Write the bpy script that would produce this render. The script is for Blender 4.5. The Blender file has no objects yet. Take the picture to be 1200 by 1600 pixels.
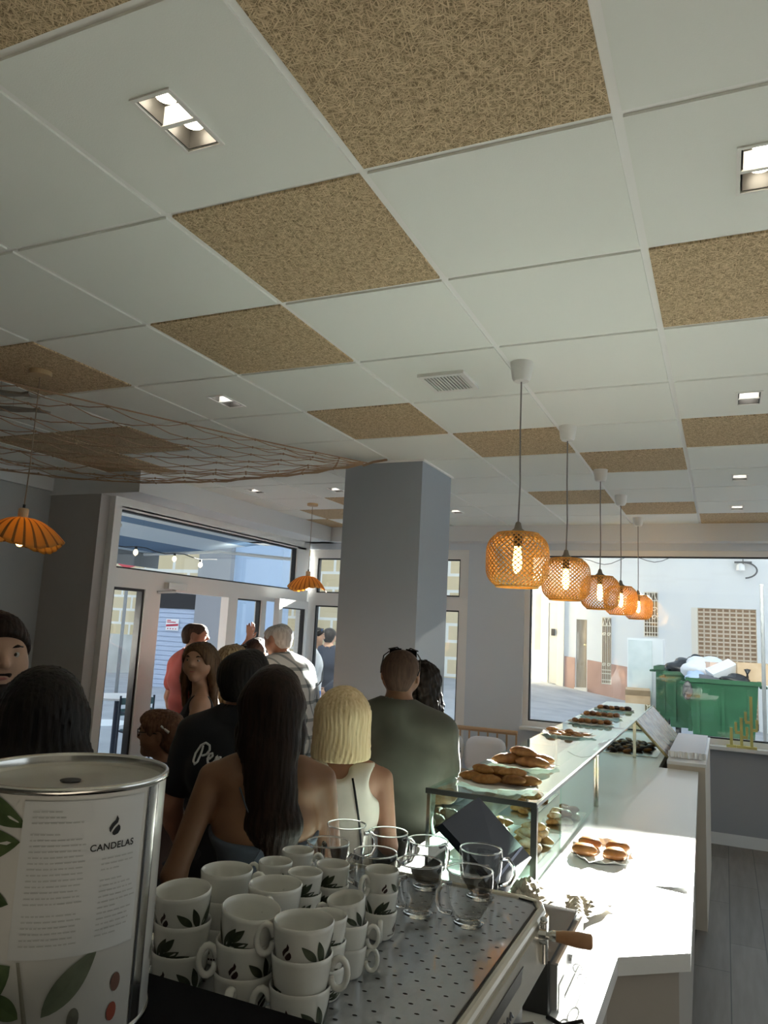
import bpy, bmesh, math, random
import numpy as np
from mathutils import Vector, Matrix, Euler
R = math.radians
rng = random.Random(7)
scene = bpy.context.scene
COL = scene.collection

# ------------------------------------------------------------------ camera
cam_data = bpy.data.cameras.new('camera')
cam = bpy.data.objects.new('camera', cam_data)
COL.objects.link(cam)
yaw, pitch, roll = -0.426766, 0.151809, 0.0498218
f0 = Vector((math.sin(yaw), math.cos(yaw), 0)); r0 = Vector((math.cos(yaw), -math.sin(yaw), 0)); u0 = Vector((0, 0, 1))
fw = f0*math.cos(pitch) + u0*math.sin(pitch)
up = -f0*math.sin(pitch) + u0*math.cos(pitch)
rt = r0*math.cos(roll) + up*math.sin(roll)
up = -r0*math.sin(roll) + up*math.cos(roll)
cam.matrix_world = Matrix(((rt.x, up.x, -fw.x, 0), (rt.y, up.y, -fw.y, 0), (rt.z, up.z, -fw.z, 1.74), (0, 0, 0, 1)))
cam_data.sensor_fit = 'VERTICAL'
cam_data.sensor_height = 24.0
cam_data.sensor_width = 18.0
cam_data.lens = 24.0*1178.05/1600
cam_data.clip_start = 0.02
cam_data.clip_end = 300
scene.camera = cam

# ------------------------------------------------------------------ light
SKY = (0.70, 0.85, 1.0); SKY_STRENGTH = 1.30
SUN_ENERGY = 125.0; SUN_ELEV = 15.0
world = bpy.data.worlds.new('sky'); scene.world = world
world.use_nodes = True
wn = world.node_tree.nodes; wl = world.node_tree.links
wbg = wn['Background']
tc = wn.new('ShaderNodeTexCoord'); sx = wn.new('ShaderNodeSeparateXYZ'); rp = wn.new('ShaderNodeValToRGB')
wl.new(tc.outputs['Generated'], sx.inputs[0]); wl.new(sx.outputs['Z'], rp.inputs[0])
rp.color_ramp.elements[0].position = 0.0; rp.color_ramp.elements[0].color = (0.92, 0.96, 1.0, 1)
rp.color_ramp.elements[1].position = 0.6; rp.color_ramp.elements[1].color = (*SKY, 1)
wl.new(rp.outputs[0], wbg.inputs[0]); wbg.inputs[1].default_value = SKY_STRENGTH
sd = bpy.data.lights.new('sun', 'SUN'); sd.energy = SUN_ENERGY; sd.angle = R(0.6); sd.color = (1.0, 0.97, 0.89)
sun = bpy.data.objects.new('sun', sd); COL.objects.link(sun); sun.rotation_euler = (R(-(90-SUN_ELEV)), 0, 0); sun.location = (-1, 30, 12)

scene.view_settings.view_transform = 'Standard'
scene.view_settings.look = 'None'
scene.view_settings.exposure = 0.0
scene.view_settings.gamma = 1.0
scene.view_settings.use_curve_mapping = False

# ------------------------------------------------------------------ materials
MATS = {}
def mat(name, col=(.8, .8, .8), rough=.5, metal=0., noise=None, bump=None, emit=None, es=1., trans=0., ior=1.45, coat=0., spec=.5, sheen=0., sub=0.):
    """principled material; noise=(scale, colour2, low, high, stretch) blends to colour2; bump=(scale, strength, distance)"""
    if name in MATS: return MATS[name]
    m = bpy.data.materials.new(name); m.use_nodes = True
    nt = m.node_tree; b = nt.nodes['Principled BSDF']
    b.inputs['Base Color'].default_value = (*col, 1)
    b.inputs['Roughness'].default_value = rough
    b.inputs['Metallic'].default_value = metal
    b.inputs['IOR'].default_value = ior
    b.inputs['Transmission Weight'].default_value = trans
    b.inputs['Coat Weight'].default_value = coat
    b.inputs['Specular IOR Level'].default_value = spec
    b.inputs['Sheen Weight'].default_value = sheen
    if sub: b.inputs['Subsurface Weight'].default_value = sub; b.inputs['Subsurface Radius'].default_value = (.02, .008, .005)
    if emit is not None:
        b.inputs['Emission Color'].default_value = (*emit, 1); b.inputs['Emission Strength'].default_value = es
    if noise or bump:
        t = nt.nodes.new('ShaderNodeTexCoord')
    if noise:
        sc, c2, lo, hi = noise[:4]; st = noise[4] if len(noise) > 4 else (1, 1, 1)
        mp = nt.nodes.new('ShaderNodeMapping'); mp.inputs['Scale'].default_value = st
        n = nt.nodes.new('ShaderNodeTexNoise'); n.inputs['Scale'].default_value = sc; n.inputs['Detail'].default_value = 5
        r_ = nt.nodes.new('ShaderNodeValToRGB')
        r_.color_ramp.elements[0].position = lo; r_.color_ramp.elements[0].color = (*col, 1)
        r_.color_ramp.elements[1].position = hi; r_.color_ramp.elements[1].color = (*c2, 1)
        nt.links.new(t.outputs['Object'], mp.inputs[0]); nt.links.new(mp.outputs[0], n.inputs['Vector'])
        nt.links.new(n.outputs[0], r_.inputs[0]); nt.links.new(r_.outputs[0], b.inputs['Base Color'])
    if bump:
        n2 = nt.nodes.new('ShaderNodeTexNoise'); n2.inputs['Scale'].default_value = bump[0]; n2.inputs['Detail'].default_value = 4
        bp = nt.nodes.new('ShaderNodeBump'); bp.inputs['Strength'].default_value = bump[1]; bp.inputs['Distance'].default_value = bump[2] if len(bump) > 2 else .002
        if len(bump) > 3:
            mp2 = nt.nodes.new('ShaderNodeMapping'); mp2.inputs['Scale'].default_value = bump[3]
            nt.links.new(t.outputs['Object'], mp2.inputs[0]); nt.links.new(mp2.outputs[0], n2.inputs['Vector'])
        else:
            nt.links.new(t.outputs['Object'], n2.inputs['Vector'])
        nt.links.new(n2.outputs[0], bp.inputs['Height']); nt.links.new(bp.outputs[0], b.inputs['Normal'])
    MATS[name] = m
    return m

def pane_mat(name, tint=(1, 1, 1), ior=1.45, rough=0.0, refl=1.0):
    """window glass: mostly see-through, mirrors by Fresnel"""
    if name in MATS: return MATS[name]
    m = bpy.data.materials.new(name); m.use_nodes = True
    nt = m.node_tree; nt.nodes.clear()
    o = nt.nodes.new('ShaderNodeOutputMaterial'); t = nt.nodes.new('ShaderNodeBsdfTransparent'); g = nt.nodes.new('ShaderNodeBsdfGlossy')
    fr = nt.nodes.new('ShaderNodeFresnel'); mx = nt.nodes.new('ShaderNodeMixShader')
    fr.inputs[0].default_value = ior; t.inputs[0].default_value = (*tint, 1); g.inputs['Roughness'].default_value = rough
    g.inputs[0].default_value = (refl, refl, refl, 1)
    ge = nt.nodes.new('ShaderNodeNewGeometry'); iv = nt.nodes.new('ShaderNodeMath'); iv.operation = 'SUBTRACT'; iv.inputs[0].default_value = 1
    ml = nt.nodes.new('ShaderNodeMath'); ml.operation = 'MULTIPLY'
    nt.links.new(ge.outputs['Backfacing'], iv.inputs[1]); nt.links.new(iv.outputs[0], ml.inputs[0]); nt.links.new(fr.outputs[0], ml.inputs[1])
    nt.links.new(ml.outputs[0], mx.inputs[0]); nt.links.new(t.outputs[0], mx.inputs[1]); nt.links.new(g.outputs[0], mx.inputs[2]); nt.links.new(mx.outputs[0], o.inputs[0])
    MATS[name] = m
    return m

def nodes_of(name, rough=.6, metal=0., spec=.5):
    m = mat(name, rough=rough, metal=metal, spec=spec); nt = m.node_tree
    return m, nt, nt.nodes['Principled BSDF']

def wood_wool():
    m, nt, b = nodes_of('wood_wool', rough=.9)
    t = nt.nodes.new('ShaderNodeTexCoord')
    prev = None
    for k, (ang, sc) in enumerate(((10, 1), (55, 1), (100, 1), (145, 1))):
        mp = nt.nodes.new('ShaderNodeMapping'); mp.vector_type = 'TEXTURE'; mp.inputs['Rotation'].default_value = (0, 0, R(ang)); mp.inputs['Scale'].default_value = (1/42, 1/330, 1/42)
        mp.inputs['Location'].default_value = (k*3.1, k*1.7, 0)
        n = nt.nodes.new('ShaderNodeTexNoise'); n.inputs['Scale'].default_value = 1.; n.inputs['Detail'].default_value = 1.; n.inputs['Distortion'].default_value = .6
        nt.links.new(t.outputs['Object'], mp.inputs[0]); nt.links.new(mp.outputs[0], n.inputs['Vector'])
        if prev is None: prev = n.outputs[0]
        else:
            a = nt.nodes.new('ShaderNodeMath'); a.operation = 'MAXIMUM'
            nt.links.new(prev, a.inputs[0]); nt.links.new(n.outputs[0], a.inputs[1]); prev = a.outputs[0]
    r_ = nt.nodes.new('ShaderNodeValToRGB')
    r_.color_ramp.elements[0].position = .50; r_.color_ramp.elements[0].color = (.21, .15, .08, 1)
    r_.color_ramp.elements[1].position = .74; r_.color_ramp.elements[1].color = (.76, .60, .38, 1)
    e = r_.color_ramp.elements.new(.61); e.color = (.57, .43, .26, 1)
    nt.links.new(prev, r_.inputs[0]); nt.links.new(r_.outputs[0], b.inputs['Base Color'])
    bp = nt.nodes.new('ShaderNodeBump'); bp.inputs['Strength'].default_value = .8; bp.inputs['Distance'].default_value = .004
    nt.links.new(prev, bp.inputs['Height']); nt.links.new(bp.outputs[0], b.inputs['Normal'])
    return m

def plank_floor():
    m, nt, b = nodes_of('plank_floor', rough=.45)
    t = nt.nodes.new('ShaderNodeTexCoord'); mp = nt.nodes.new('ShaderNodeMapping'); mp.inputs['Rotation'].default_value = (0, 0, R(90))
    br = nt.nodes.new('ShaderNodeTexBrick'); br.inputs['Scale'].default_value = 1; br.inputs['Brick Width'].default_value = 1.2; br.inputs['Row Height'].default_value = .19
    br.inputs['Mortar Size'].default_value = .003; br.offset = .37
    br.inputs['Color1'].default_value = (.20, .17, .145, 1); br.inputs['Color2'].default_value = (.26, .225, .195, 1); br.inputs['Mortar'].default_value = (.09, .08, .07, 1)
    n = nt.nodes.new('ShaderNodeTexNoise'); n.inputs['Scale'].default_value = 4; n.inputs['Detail'].default_value = 6
    mp2 = nt.nodes.new('ShaderNodeMapping'); mp2.inputs['Scale'].default_value = (6, .6, 1)
    mx = nt.nodes.new('ShaderNodeMixRGB'); mx.blend_type = 'MULTIPLY'; mx.inputs[0].default_value = .6
    r_ = nt.nodes.new('ShaderNodeValToRGB'); r_.color_ramp.elements[0].position = .3; r_.color_ramp.elements[0].color = (.55, .55, .55, 1); r_.color_ramp.elements[1].position = .7
    L = nt.links.new
    L(t.outputs['Object'], mp.inputs[0]); L(mp.outputs[0], br.inputs['Vector']); L(t.outputs['Object'], mp2.inputs[0]); L(mp2.outputs[0], n.inputs['Vector'])
    L(n.outputs[0], r_.inputs[0]); L(br.outputs[0], mx.inputs[1]); L(r_.outputs[0], mx.inputs[2]); L(mx.outputs[0], b.inputs['Base Color'])
    return m

def block_wall(name, c1, c2, mortar, w, h, ms):
    m, nt, b = nodes_of(name, rough=.85)
    t = nt.nodes.new('ShaderNodeTexCoord'); sp = nt.nodes.new('ShaderNodeSeparateXYZ'); cb = nt.nodes.new('ShaderNodeCombineXYZ')
    br = nt.nodes.new('ShaderNodeTexBrick'); br.inputs['Scale'].default_value = 1; br.inputs['Brick Width'].default_value = w; br.inputs['Row Height'].default_value = h
    br.inputs['Mortar Size'].default_value = ms; br.inputs['Color1'].default_value = (*c1, 1); br.inputs['Color2'].default_value = (*c2, 1); br.inputs['Mortar'].default_value = (*mortar, 1)
    L = nt.links.new
    ad = nt.nodes.new('ShaderNodeMath'); ad.operation = 'ADD'
    L(t.outputs['Object'], sp.inputs[0]); L(sp.outputs['X'], ad.inputs[0]); L(sp.outputs['Y'], ad.inputs[1]); L(ad.outputs[0], cb.inputs['X']); L(sp.outputs['Z'], cb.inputs['Y']); L(cb.outputs[0], br.inputs['Vector'])
    L(br.outputs[0], b.inputs['Base Color'])
    return m

def stripes(name, cols, width, axis='X', rough=.8):
    m, nt, b = nodes_of(name, rough=rough)
    t = nt.nodes.new('ShaderNodeTexCoord'); sp = nt.nodes.new('ShaderNodeSeparateXYZ')
    md = nt.nodes.new('ShaderNodeMath'); md.operation = 'PINGPONG'; md.inputs[1].default_value = width
    gt = nt.nodes.new('ShaderNodeMath'); gt.operation = 'GREATER_THAN'; gt.inputs[1].default_value = width*.5
    mx = nt.nodes.new('ShaderNodeMixRGB'); mx.inputs[1].default_value = (*cols[0], 1); mx.inputs[2].default_value = (*cols[1], 1)
    L = nt.links.new
    L(t.outputs['Object'], sp.inputs[0]); L(sp.outputs[axis], md.inputs[0]); L(md.outputs[0], gt.inputs[0]); L(gt.outputs[0], mx.inputs[0]); L(mx.outputs[0], b.inputs['Base Color'])
    return m

# ------------------------------------------------------------------ mesh builder
class MB:
    def __init__(s): s.v = []; s.f = []; s.mi = []; s.k = 0
    def m(s, k): s.k = k; return s
    def add(s, vs, fs):
        o = len(s.v); s.v += [tuple(v) for v in vs]
        for f in fs: s.f.append(tuple(i+o for i in f)); s.mi.append(s.k)
        return s
    def box(s, a, b, rot=None, piv=None):
        (x0, y0, z0), (x1, y1, z1) = a, b
        vs = [Vector(p) for p in ((x0,y0,z0),(x1,y0,z0),(x1,y1,z0),(x0,y1,z0),(x0,y0,z1),(x1,y0,z1),(x1,y1,z1),(x0,y1,z1))]
        if rot is not None:
            c = Vector(piv) if piv is not None else sum(vs, Vector())/8
            vs = [rot @ (v-c) + c for v in vs]
        return s.add(vs, ((0,3,2,1),(4,5,6,7),(0,1,5,4),(1,2,6,5),(2,3,7,6),(3,0,4,7)))
    def rbox(s, a, b, r=.01, n=3):
        """box with rounded vertical edges"""
        (x0, y0, z0), (x1, y1, z1) = a, b
        pts = []
        for cx, cy, a0 in ((x1-r, y1-r, 0), (x0+r, y1-r, 90), (x0+r, y0+r, 180), (x1-r, y0+r, 270)):
            for i in range(n+1):
                t = R(a0+90*i/n); pts.append((cx+r*math.cos(t), cy+r*math.sin(t)))
        return s.prism(pts, z0, z1)
    def prism(s, pts, z0, z1):
        n = len(pts)
        vs = [(x, y, z0) for x, y in pts]+[(x, y, z1) for x, y in pts]
        fs = [tuple(range(n-1, -1, -1)), tuple(range(n, 2*n))]+[(i, (i+1) % n, n+(i+1) % n, n+i) for i in range(n)]
        return s.add(vs, fs)
    def slab(s, pts, off):
        """polygon in 3-D extruded by an offset vector"""
        n = len(pts); off = Vector(off)
        vs = [Vector(p) for p in pts]+[Vector(p)+off for p in pts]
        return s.add(vs, [tuple(range(n-1, -1, -1)), tuple(range(n, 2*n))]+[(i, (i+1) % n, n+(i+1) % n, n+i) for i in range(n)])
    def lathe(s, prof, n=24, c=(0, 0, 0), cap=True, sx=1., sy=1., wob=None):
        vs = []; fs = []
        for j, (r, z) in enumerate(prof):
            for i in range(n):
                a = 2*math.pi*i/n; rr = r if wob is None else r*wob(a, j)
                vs.append((c[0]+rr*math.cos(a)*sx, c[1]+rr*math.sin(a)*sy, c[2]+z))
        for j in range(len(prof)-1):
            for i in range(n):
                fs.append((j*n+i, j*n+(i+1) % n, (j+1)*n+(i+1) % n, (j+1)*n+i))
        if cap:
            if prof[0][0] > 1e-5: fs.append(tuple(range(n-1, -1, -1)))
            if prof[-1][0] > 1e-5: fs.append(tuple((len(prof)-1)*n+i for i in range(n)))
        return s.add(vs, fs)
    def tube(s, path, r, n=8, closed=False, cap=True):
        P = [Vector(p) for p in path]; m_ = len(P); rs = r if isinstance(r, (list, tuple)) else [r]*m_
        vs = []; fs = []; nrm = None
        for i, p in enumerate(P):
            if closed: t = (P[(i+1) % m_]-P[i-1])
            else: t = P[min(i+1, m_-1)]-P[max(i-1, 0)]
            if t.length < 1e-9: t = Vector((0, 0, 1))
            t.normalize()
            if nrm is None:
                nrm = t.orthogonal().normalized()
            else:
                nrm = nrm - t*nrm.dot(t)
                nrm = nrm.normalized() if nrm.length > 1e-6 else t.orthogonal().normalized()
            bn = t.cross(nrm)
            for k in range(n):
                a = 2*math.pi*k/n; vs.append(p+(nrm*math.cos(a)+bn*math.sin(a))*rs[i])
        for i in range(m_ if closed else m_-1):
            j = (i+1) % m_
            for k in range(n): fs.append((i*n+k, i*n+(k+1) % n, j*n+(k+1) % n, j*n+k))
        if cap and not closed:
            fs.append(tuple(range(n-1, -1, -1))); fs.append(tuple((m_-1)*n+k for k in range(n)))
        return s.add(vs, fs)
    def ball(s, c, r, n=10, m=6, sc=(1, 1, 1), rot=None):
        prof = [(max(1e-4, r*math.sin(math.pi*j/m)), -r*math.cos(math.pi*j/m)) for j in range(m+1)]
        o = len(s.v); s.lathe(prof, n, cap=True)
        for i in range(o, len(s.v)):
            v = Vector(s.v[i]); v = Vector((v.x*sc[0], v.y*sc[1], v.z*sc[2]))
            if rot is not None: v = rot @ v
            s.v[i] = tuple(v+Vector(c))
        return s
    def build(s, name, mats, parent=None, smooth=False, loc=None, angle=None, fixn=True):
        me = bpy.data.meshes.new(name); me.from_pydata(s.v, [], s.f)
        if not isinstance(mats, (list, tuple)): mats = [mats]
        for m_ in mats: me.materials.append(m_)
        if len(mats) > 1: me.polygons.foreach_set('material_index', s.mi)
        if fixn:
            bm = bmesh.new(); bm.from_mesh(me); bmesh.ops.recalc_face_normals(bm, faces=bm.faces); bm.to_mesh(me); bm.free()
        if smooth:
            me.polygons.foreach_set('use_smooth', [True]*len(me.polygons))
            if angle is not None:
                try: me.set_sharp_from_angle(angle=R(angle))
                except Exception: pass
        me.update()
        o = bpy.data.objects.new(name, me); COL.objects.link(o)
        if parent is not None: o.parent = parent
        if loc is not None: o.location = loc
        return o

def tag(o, label=None, cat=None, group=None, kind=None):
    if label: o['label'] = label
    if cat: o['category'] = cat
    if group: o['group'] = group
    if kind: o['kind'] = kind
    return o
def thing(name, label, cat, loc=(0, 0, 0), rz=0., group=None):
    o = bpy.data.objects.new(name, None); COL.objects.link(o); o.location = loc; o.rotation_euler = (0, 0, rz); o.empty_display_size = .1
    return tag(o, label, cat, group)
def struct(o): o['kind'] = 'structure'; return o
def dup(src, loc, rz=0., label=None, rot=None, scale=None):
    c = src.copy(); COL.objects.link(c); c.location = loc
    c.rotation_euler = rot if rot is not None else (0, 0, rz)
    if scale is not None: c.scale = (scale,)*3 if not isinstance(scale, (tuple, list)) else scale
    if label: c['label'] = label
    for ch in list(src.children):
        d = ch.copy(); COL.objects.link(d); d.parent = c
        for g in list(ch.children):
            e = g.copy(); COL.objects.link(e); e.parent = d
    return c
def text_mesh(name, txt, size, m, parent=None, extrude=.0003, mw=None, spacing=1.0, bend=None):
    cu = bpy.data.curves.new(name, 'FONT'); cu.body = txt; cu.size = size; cu.extrude = extrude; cu.offset = size*.018; cu.align_x = 'CENTER'; cu.align_y = 'CENTER'; cu.space_character = spacing
    tmp = bpy.data.objects.new('tmp', cu); COL.objects.link(tmp)
    dg = bpy.context.evaluated_depsgraph_get(); me = bpy.data.meshes.new_from_object(tmp.evaluated_get(dg))
    bpy.data.objects.remove(tmp); bpy.data.curves.remove(cu)
    if bend is not None:
        for v in me.vertices: v.co = bend(v.co)
    me.materials.clear(); me.materials.append(m); me.name = name
    o = bpy.data.objects.new(name, me); COL.objects.link(o)
    if parent is not None: o.parent = parent
    if mw is not None: o.matrix_local = mw
    return o
# ------------------------------------------------------------------ structure
ZC = 2.834                                   # ceiling
YW = 7.65                                    # inner face of the far wall
XF = -4.43                                   # glazed shop front on the left
white_wall = mat('wall_paint', (.70, .72, .73), .8, bump=(60, .1, .001))
white_pvc = mat('white_pvc', (.82, .82, .80), .35)
dark_gasket = mat('dark_gasket', (.02, .02, .022), .5)
panel_white = mat('ceiling_panel_white', (.82, .84, .79), .85, bump=(260, .35, .001))
grid_white = mat('ceiling_grid_white', (.88, .88, .86), .45)
osb = wood_wool()
grey_paint = mat('grey_paint', (.31, .345, .39), .75, bump=(120, .15, .001))

fl = MB(); fl.box((-5.3, -3, -.1), (3.2, YW+.25, 0)); struct(fl.build('floor', plank_floor()))

ceil = MB(); ceil.box((-5.3, -3, ZC+.05), (3.2, YW+.25, ZC+.25)); ceiling = struct(ceil.build('ceiling', panel_white))
xb = lambda b: (b-.3144)*.6
ya = lambda a: (a+1.5051)*.6
OSB = {(0,-1),(1,-2),(2,-3),(2,-5),(-1,-2),(2,0),(4,-3),(5,-2),(5,0),(6,-1),(8,-2),(9,-1),(10,0),(4,-6),(4,-7),(5,-7),(8,-5),(9,-6),(10,-7)}
HOLES = {}                                   # downlight openings (x0, y0, x1, y1) cut into panels
LIGHTS = [(-1.095, 1.195), (.098, 1.80), (-2.287, 3.03), (-3.62, 5.31), (-2.88, 5.37), (.118, 3.62), (.11, 5.40), (.11, 6.62), (-2.25, 6.56)]
LHX, LHY = .045, .09
white = MB(); grid = MB()
x_lo, x_hi, y_hi = -4.98, 3.0, 7.485
for a in range(-7, 11):
    for b in range(-8, 6):
        m_ = .011
        x0, x1, y0, y1 = xb(b)+m_, xb(b+1)-m_, ya(a)+m_, ya(a+1)-m_
        x0 = max(x0, x_lo); x1 = min(x1, x_hi); y1 = min(y1, y_hi)
        if x1-x0 < .03 or y1-y0 < .03: continue
        if (a, b) in OSB:
            o = MB(); o.box((x0, y0, ZC), (x1, y1, ZC+.03)); o.build('wood_wool_panel', osb, ceiling); continue
        hole = [(lx-LHX, ly-LHY, lx+LHX, ly+LHY) for lx, ly in LIGHTS if x0 < lx < x1 and y0 < ly < y1]
        if hole:
            hx0, hy0, hx1, hy1 = hole[0]
            hx0 = max(hx0, x0+.004); hx1 = min(hx1, x1-.004); hy0 = max(hy0, y0+.004); hy1 = min(hy1, y1-.004)
            white.box((x0, y0, ZC), (x1, hy0, ZC+.03)); white.box((x0, hy1, ZC), (x1, y1, ZC+.03))
            white.box((x0, hy0, ZC), (hx0, hy1, ZC+.03)); white.box((hx1, hy0, ZC), (x1, hy1, ZC+.03))
        else: white.box((x0, y0, ZC), (x1, y1, ZC+.03))
white.build('white_ceiling_panel', panel_white, ceiling)
for a in range(-7, 12):
    y = min(ya(a), y_hi); grid.box((x_lo, y-.012, ZC+.007), (x_hi, y+.012, ZC+.03))
for b in range(-8, 7):
    grid.box((xb(b)-.012, ya(-7), ZC+.0065), (xb(b)+.012, y_hi, ZC+.03))
grid.build('ceiling_grid', grid_white, ceiling)

# far wall: pier, parapet under the big window, narrow window left, soffit
soff = MB(); soff.box((-5.2, 7.485, 2.668), (3.2, YW+.25, ZC+.05)); struct(soff.build('trim_1', white_wall))
fw_ = MB()
fw_.box((-2.46, YW, 0), (-1.86, YW+.2, 2.60)); fw_.box((-1.86, YW, 0), (3.2, YW+.2, .84)); fw_.box((-4.43, YW, 0), (-2.46, YW+.2, .30)); fw_.box((-4.43, YW, 2.60), (3.2, YW+.2, 2.67))
struct(fw_.build('wall_far', mat('wall_far_paint', (.62, .68, .74), .8, bump=(60, .1, .001))))
bb = MB(); bb.box((-1.0, YW-.015, 0), (3.2, YW, .10)); struct(bb.build('baseboard_far', white_pvc))
grey_low = MB(); grey_low.box((-.6, YW-.012, .10), (3.2, YW, .80)); struct(grey_low.build('trim_2', mat('grey_wainscot', (.36, .37, .39), .7)))
glass = pane_mat('window_glass', (.97, .99, .985))
def frame_y(mb, x0, x1, z0, z1, y, w=.05, d=.07):
    mb.box((x0, y-d/2, z0), (x0+w, y+d/2, z1)); mb.box((x1-w, y-d/2, z0), (x1, y+d/2, z1))
    mb.box((x0+w, y-d/2, z0), (x1-w, y+d/2, z0+w)); mb.box((x0+w, y-d/2, z1-w), (x1-w, y+d/2, z1))
def frame_x(mb, y0, y1, z0, z1, x, w=.05, d=.07):
    mb.box((x-d/2, y0, z0), (x+d/2, y0+w, z1)); mb.box((x-d/2, y1-w, z0), (x+d/2, y1, z1))
    mb.box((x-d/2, y0+w, z0), (x+d/2, y1-w, z0+w)); mb.box((x-d/2, y0+w, z1-w), (x+d/2, y1-w, z1))
# big shop window (right)
w1 = MB(); frame_y(w1, -1.86, 2.9, .84, 2.60, YW+.06, .055, .08); w1.box((-1.86, YW-.10, .815), (3.1, YW+.02, .845))
w1 = struct(w1.build('window_1', white_pvc))
g = MB(); frame_y(g, -1.805, 2.845, .895, 2.545, YW+.06, .012, .05); g.build('gasket', dark_gasket, w1)
g = MB(); g.box((-1.80, YW+.056, .90), (2.84, YW+.064, 2.54)); g.build('pane', glass, w1)
# corner window behind the pillar
w2 = MB(); frame_y(w2, -4.40, -2.46, .30, 2.60, YW+.06, .10, .08); w2.box((-4.30, YW+.02, 1.955), (-2.56, YW+.10, 2.10)); w2.box((-3.50, YW+.02, .4), (-3.42, YW+.10, 1.955)); w2.box((-3.50, YW+.02, 2.10), (-3.42, YW+.10, 2.5))
w2 = struct(w2.build('window_2', white_pvc))
g = MB()
for x0, x1 in ((-4.30, -3.50), (-3.42, -2.56)):
    for z0, z1 in ((.40, 1.955), (2.10, 2.50)): frame_y(g, x0, x1, z0, z1, YW+.06, .014, .05)
g.build('gasket', dark_gasket, w2)
g = MB(); g.box((-4.30, YW+.056, .40), (-2.56, YW+.064, 2.50)); g.build('pane', glass, w2)

# glazed shop front on the left
lb = MB(); lb.box((-5.2, 4.385, 2.668), (-4.05, YW, ZC+.05)); struct(lb.build('trim_3', white_wall))
lb = MB(); lb.box((-5.15, -3, 2.70), (-4.95, 4.385, ZC+.05)); struct(lb.build('trim_4', white_wall))
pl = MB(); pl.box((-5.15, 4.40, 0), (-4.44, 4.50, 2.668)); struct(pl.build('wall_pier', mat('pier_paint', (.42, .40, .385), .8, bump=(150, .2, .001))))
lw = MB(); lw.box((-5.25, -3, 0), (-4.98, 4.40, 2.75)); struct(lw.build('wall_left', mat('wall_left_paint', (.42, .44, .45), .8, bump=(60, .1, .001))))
w3 = MB()
frame_x(w3, 4.50, 7.62, .0, 2.668, XF, .08, .09)
w3.box((XF-.045, 4.58, 2.575), (XF+.045, 7.54, 2.60))
w3.box((XF-.045, 4.58, 1.955), (XF+.045, 7.54, 2.105))
for y0, y1 in ((4.94, 5.13), (6.11, 6.26), (6.70, 6.78)): w3.box((XF-.045, y0, .08), (XF+.045, y1, 1.955))
w3.box((XF-.045, 7.35, 2.1), (XF+.045, 7.54, 2.6))
w3 = struct(w3.build('window_3', white_pvc))
g = MB(); frame_x(g, 4.58, 7.35, 2.105, 2.575, XF, .014, .05); frame_x(g, 4.58, 4.94, .08, 1.955, XF, .022, .06); frame_x(g, 6.26, 6.70, .08, 1.955, XF, .014, .05); g.build('gasket', dark_gasket, w3)
g = MB(); g.box((XF-.004, 4.58, 2.105), (XF+.004, 7.35, 2.575)); g.box((XF-.004, 4.58, .08), (XF+.004, 4.94, 1.955)); g.box((XF-.004, 6.26, .08), (XF+.004, 6.70, 1.955)); g.build('pane', glass, w3)
# inward door leaf near the corner
d1 = MB(); frame_x(d1, 0, .80, 0.02, 1.975, 0, .085, .06)
d1 = struct(d1.build('door_1', white_pvc)); d1.location = (XF+.07, 7.56, .01); d1.rotation_euler = (0, 0, R(180+8)); d1.scale = (1, 1, 1)
g = MB(); frame_x(g, .085, .715, .105, 1.89, 0, .012, .05); g.build('gasket', dark_gasket, d1)
g = MB(); g.box((-.004, .09, .11), (.004, .71, 1.885)); g.build('pane', glass, d1)
g = MB(); g.tube([(-.03, .74, 1.02), (-.07, .74, 1.02), (-.07, .66, 1.02)], .011); g.build('door_handle', mat('steel', (.55, .55, .55), .3, 1.), d1)
# door closer above the doorway
dc = MB(); dc.box((XF+.045, 5.16, 1.975), (XF+.10, 5.40, 2.03)); dc.tube([(XF+.075, 5.25, 1.97), (XF+.10, 5.25, 1.955), (XF+.05, 5.08, 1.94)], .012)
tag(dc.build('door_closer', mat('closer_silver', (.6, .6, .58), .4, .6)), 'silver door closer on the white frame above the open doorway', 'door closer')
# pillar in the middle of the room
co = MB(); co.box((-2.337, 4.475, 0), (-1.775, 5.04, ZC+.03))
struct(co.build('wall_pillar', grey_paint))
ct = MB(); ct.box((-2.352, 4.46, ZC-.010), (-1.760, 5.055, ZC+.004)); struct(ct.build('trim_5', grid_white))

bk = MB(); bk.box((-5.25, -3.1, 0), (3.3, -3, ZC+.2)); struct(bk.build('wall_back', mat('back_wall_paint', (.10, .10, .09), .85)))  # unseen wall, put in dark to cut the light near the camera
rw = MB(); rw.box((3.2, -3, 0), (3.3, YW+.2, .85)); rw.box((3.2, -3, 2.55), (3.3, YW+.2, ZC+.2)); rw.box((3.2, -3, .85), (3.3, 1.6, 2.55)); rw.box((3.2, 6.8, .85), (3.3, YW+.2, 2.55)); struct(rw.build('wall_right', mat('right_wall_paint', (.70, .71, .70), .85)))  # unseen wall; its opening is for the added window
w4 = MB(); frame_x(w4, 1.6, 6.8, .85, 2.55, 3.25, .05, .08); w4.box((3.21, 4.17, .9), (3.29, 4.23, 2.5)); w4 = struct(w4.build('window_added', white_pvc))  # unseen window, added to brighten the ceiling on the right
g = MB(); g.box((3.246, 1.65, .90), (3.254, 6.75, 2.50)); g.build('pane', glass, w4)
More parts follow.
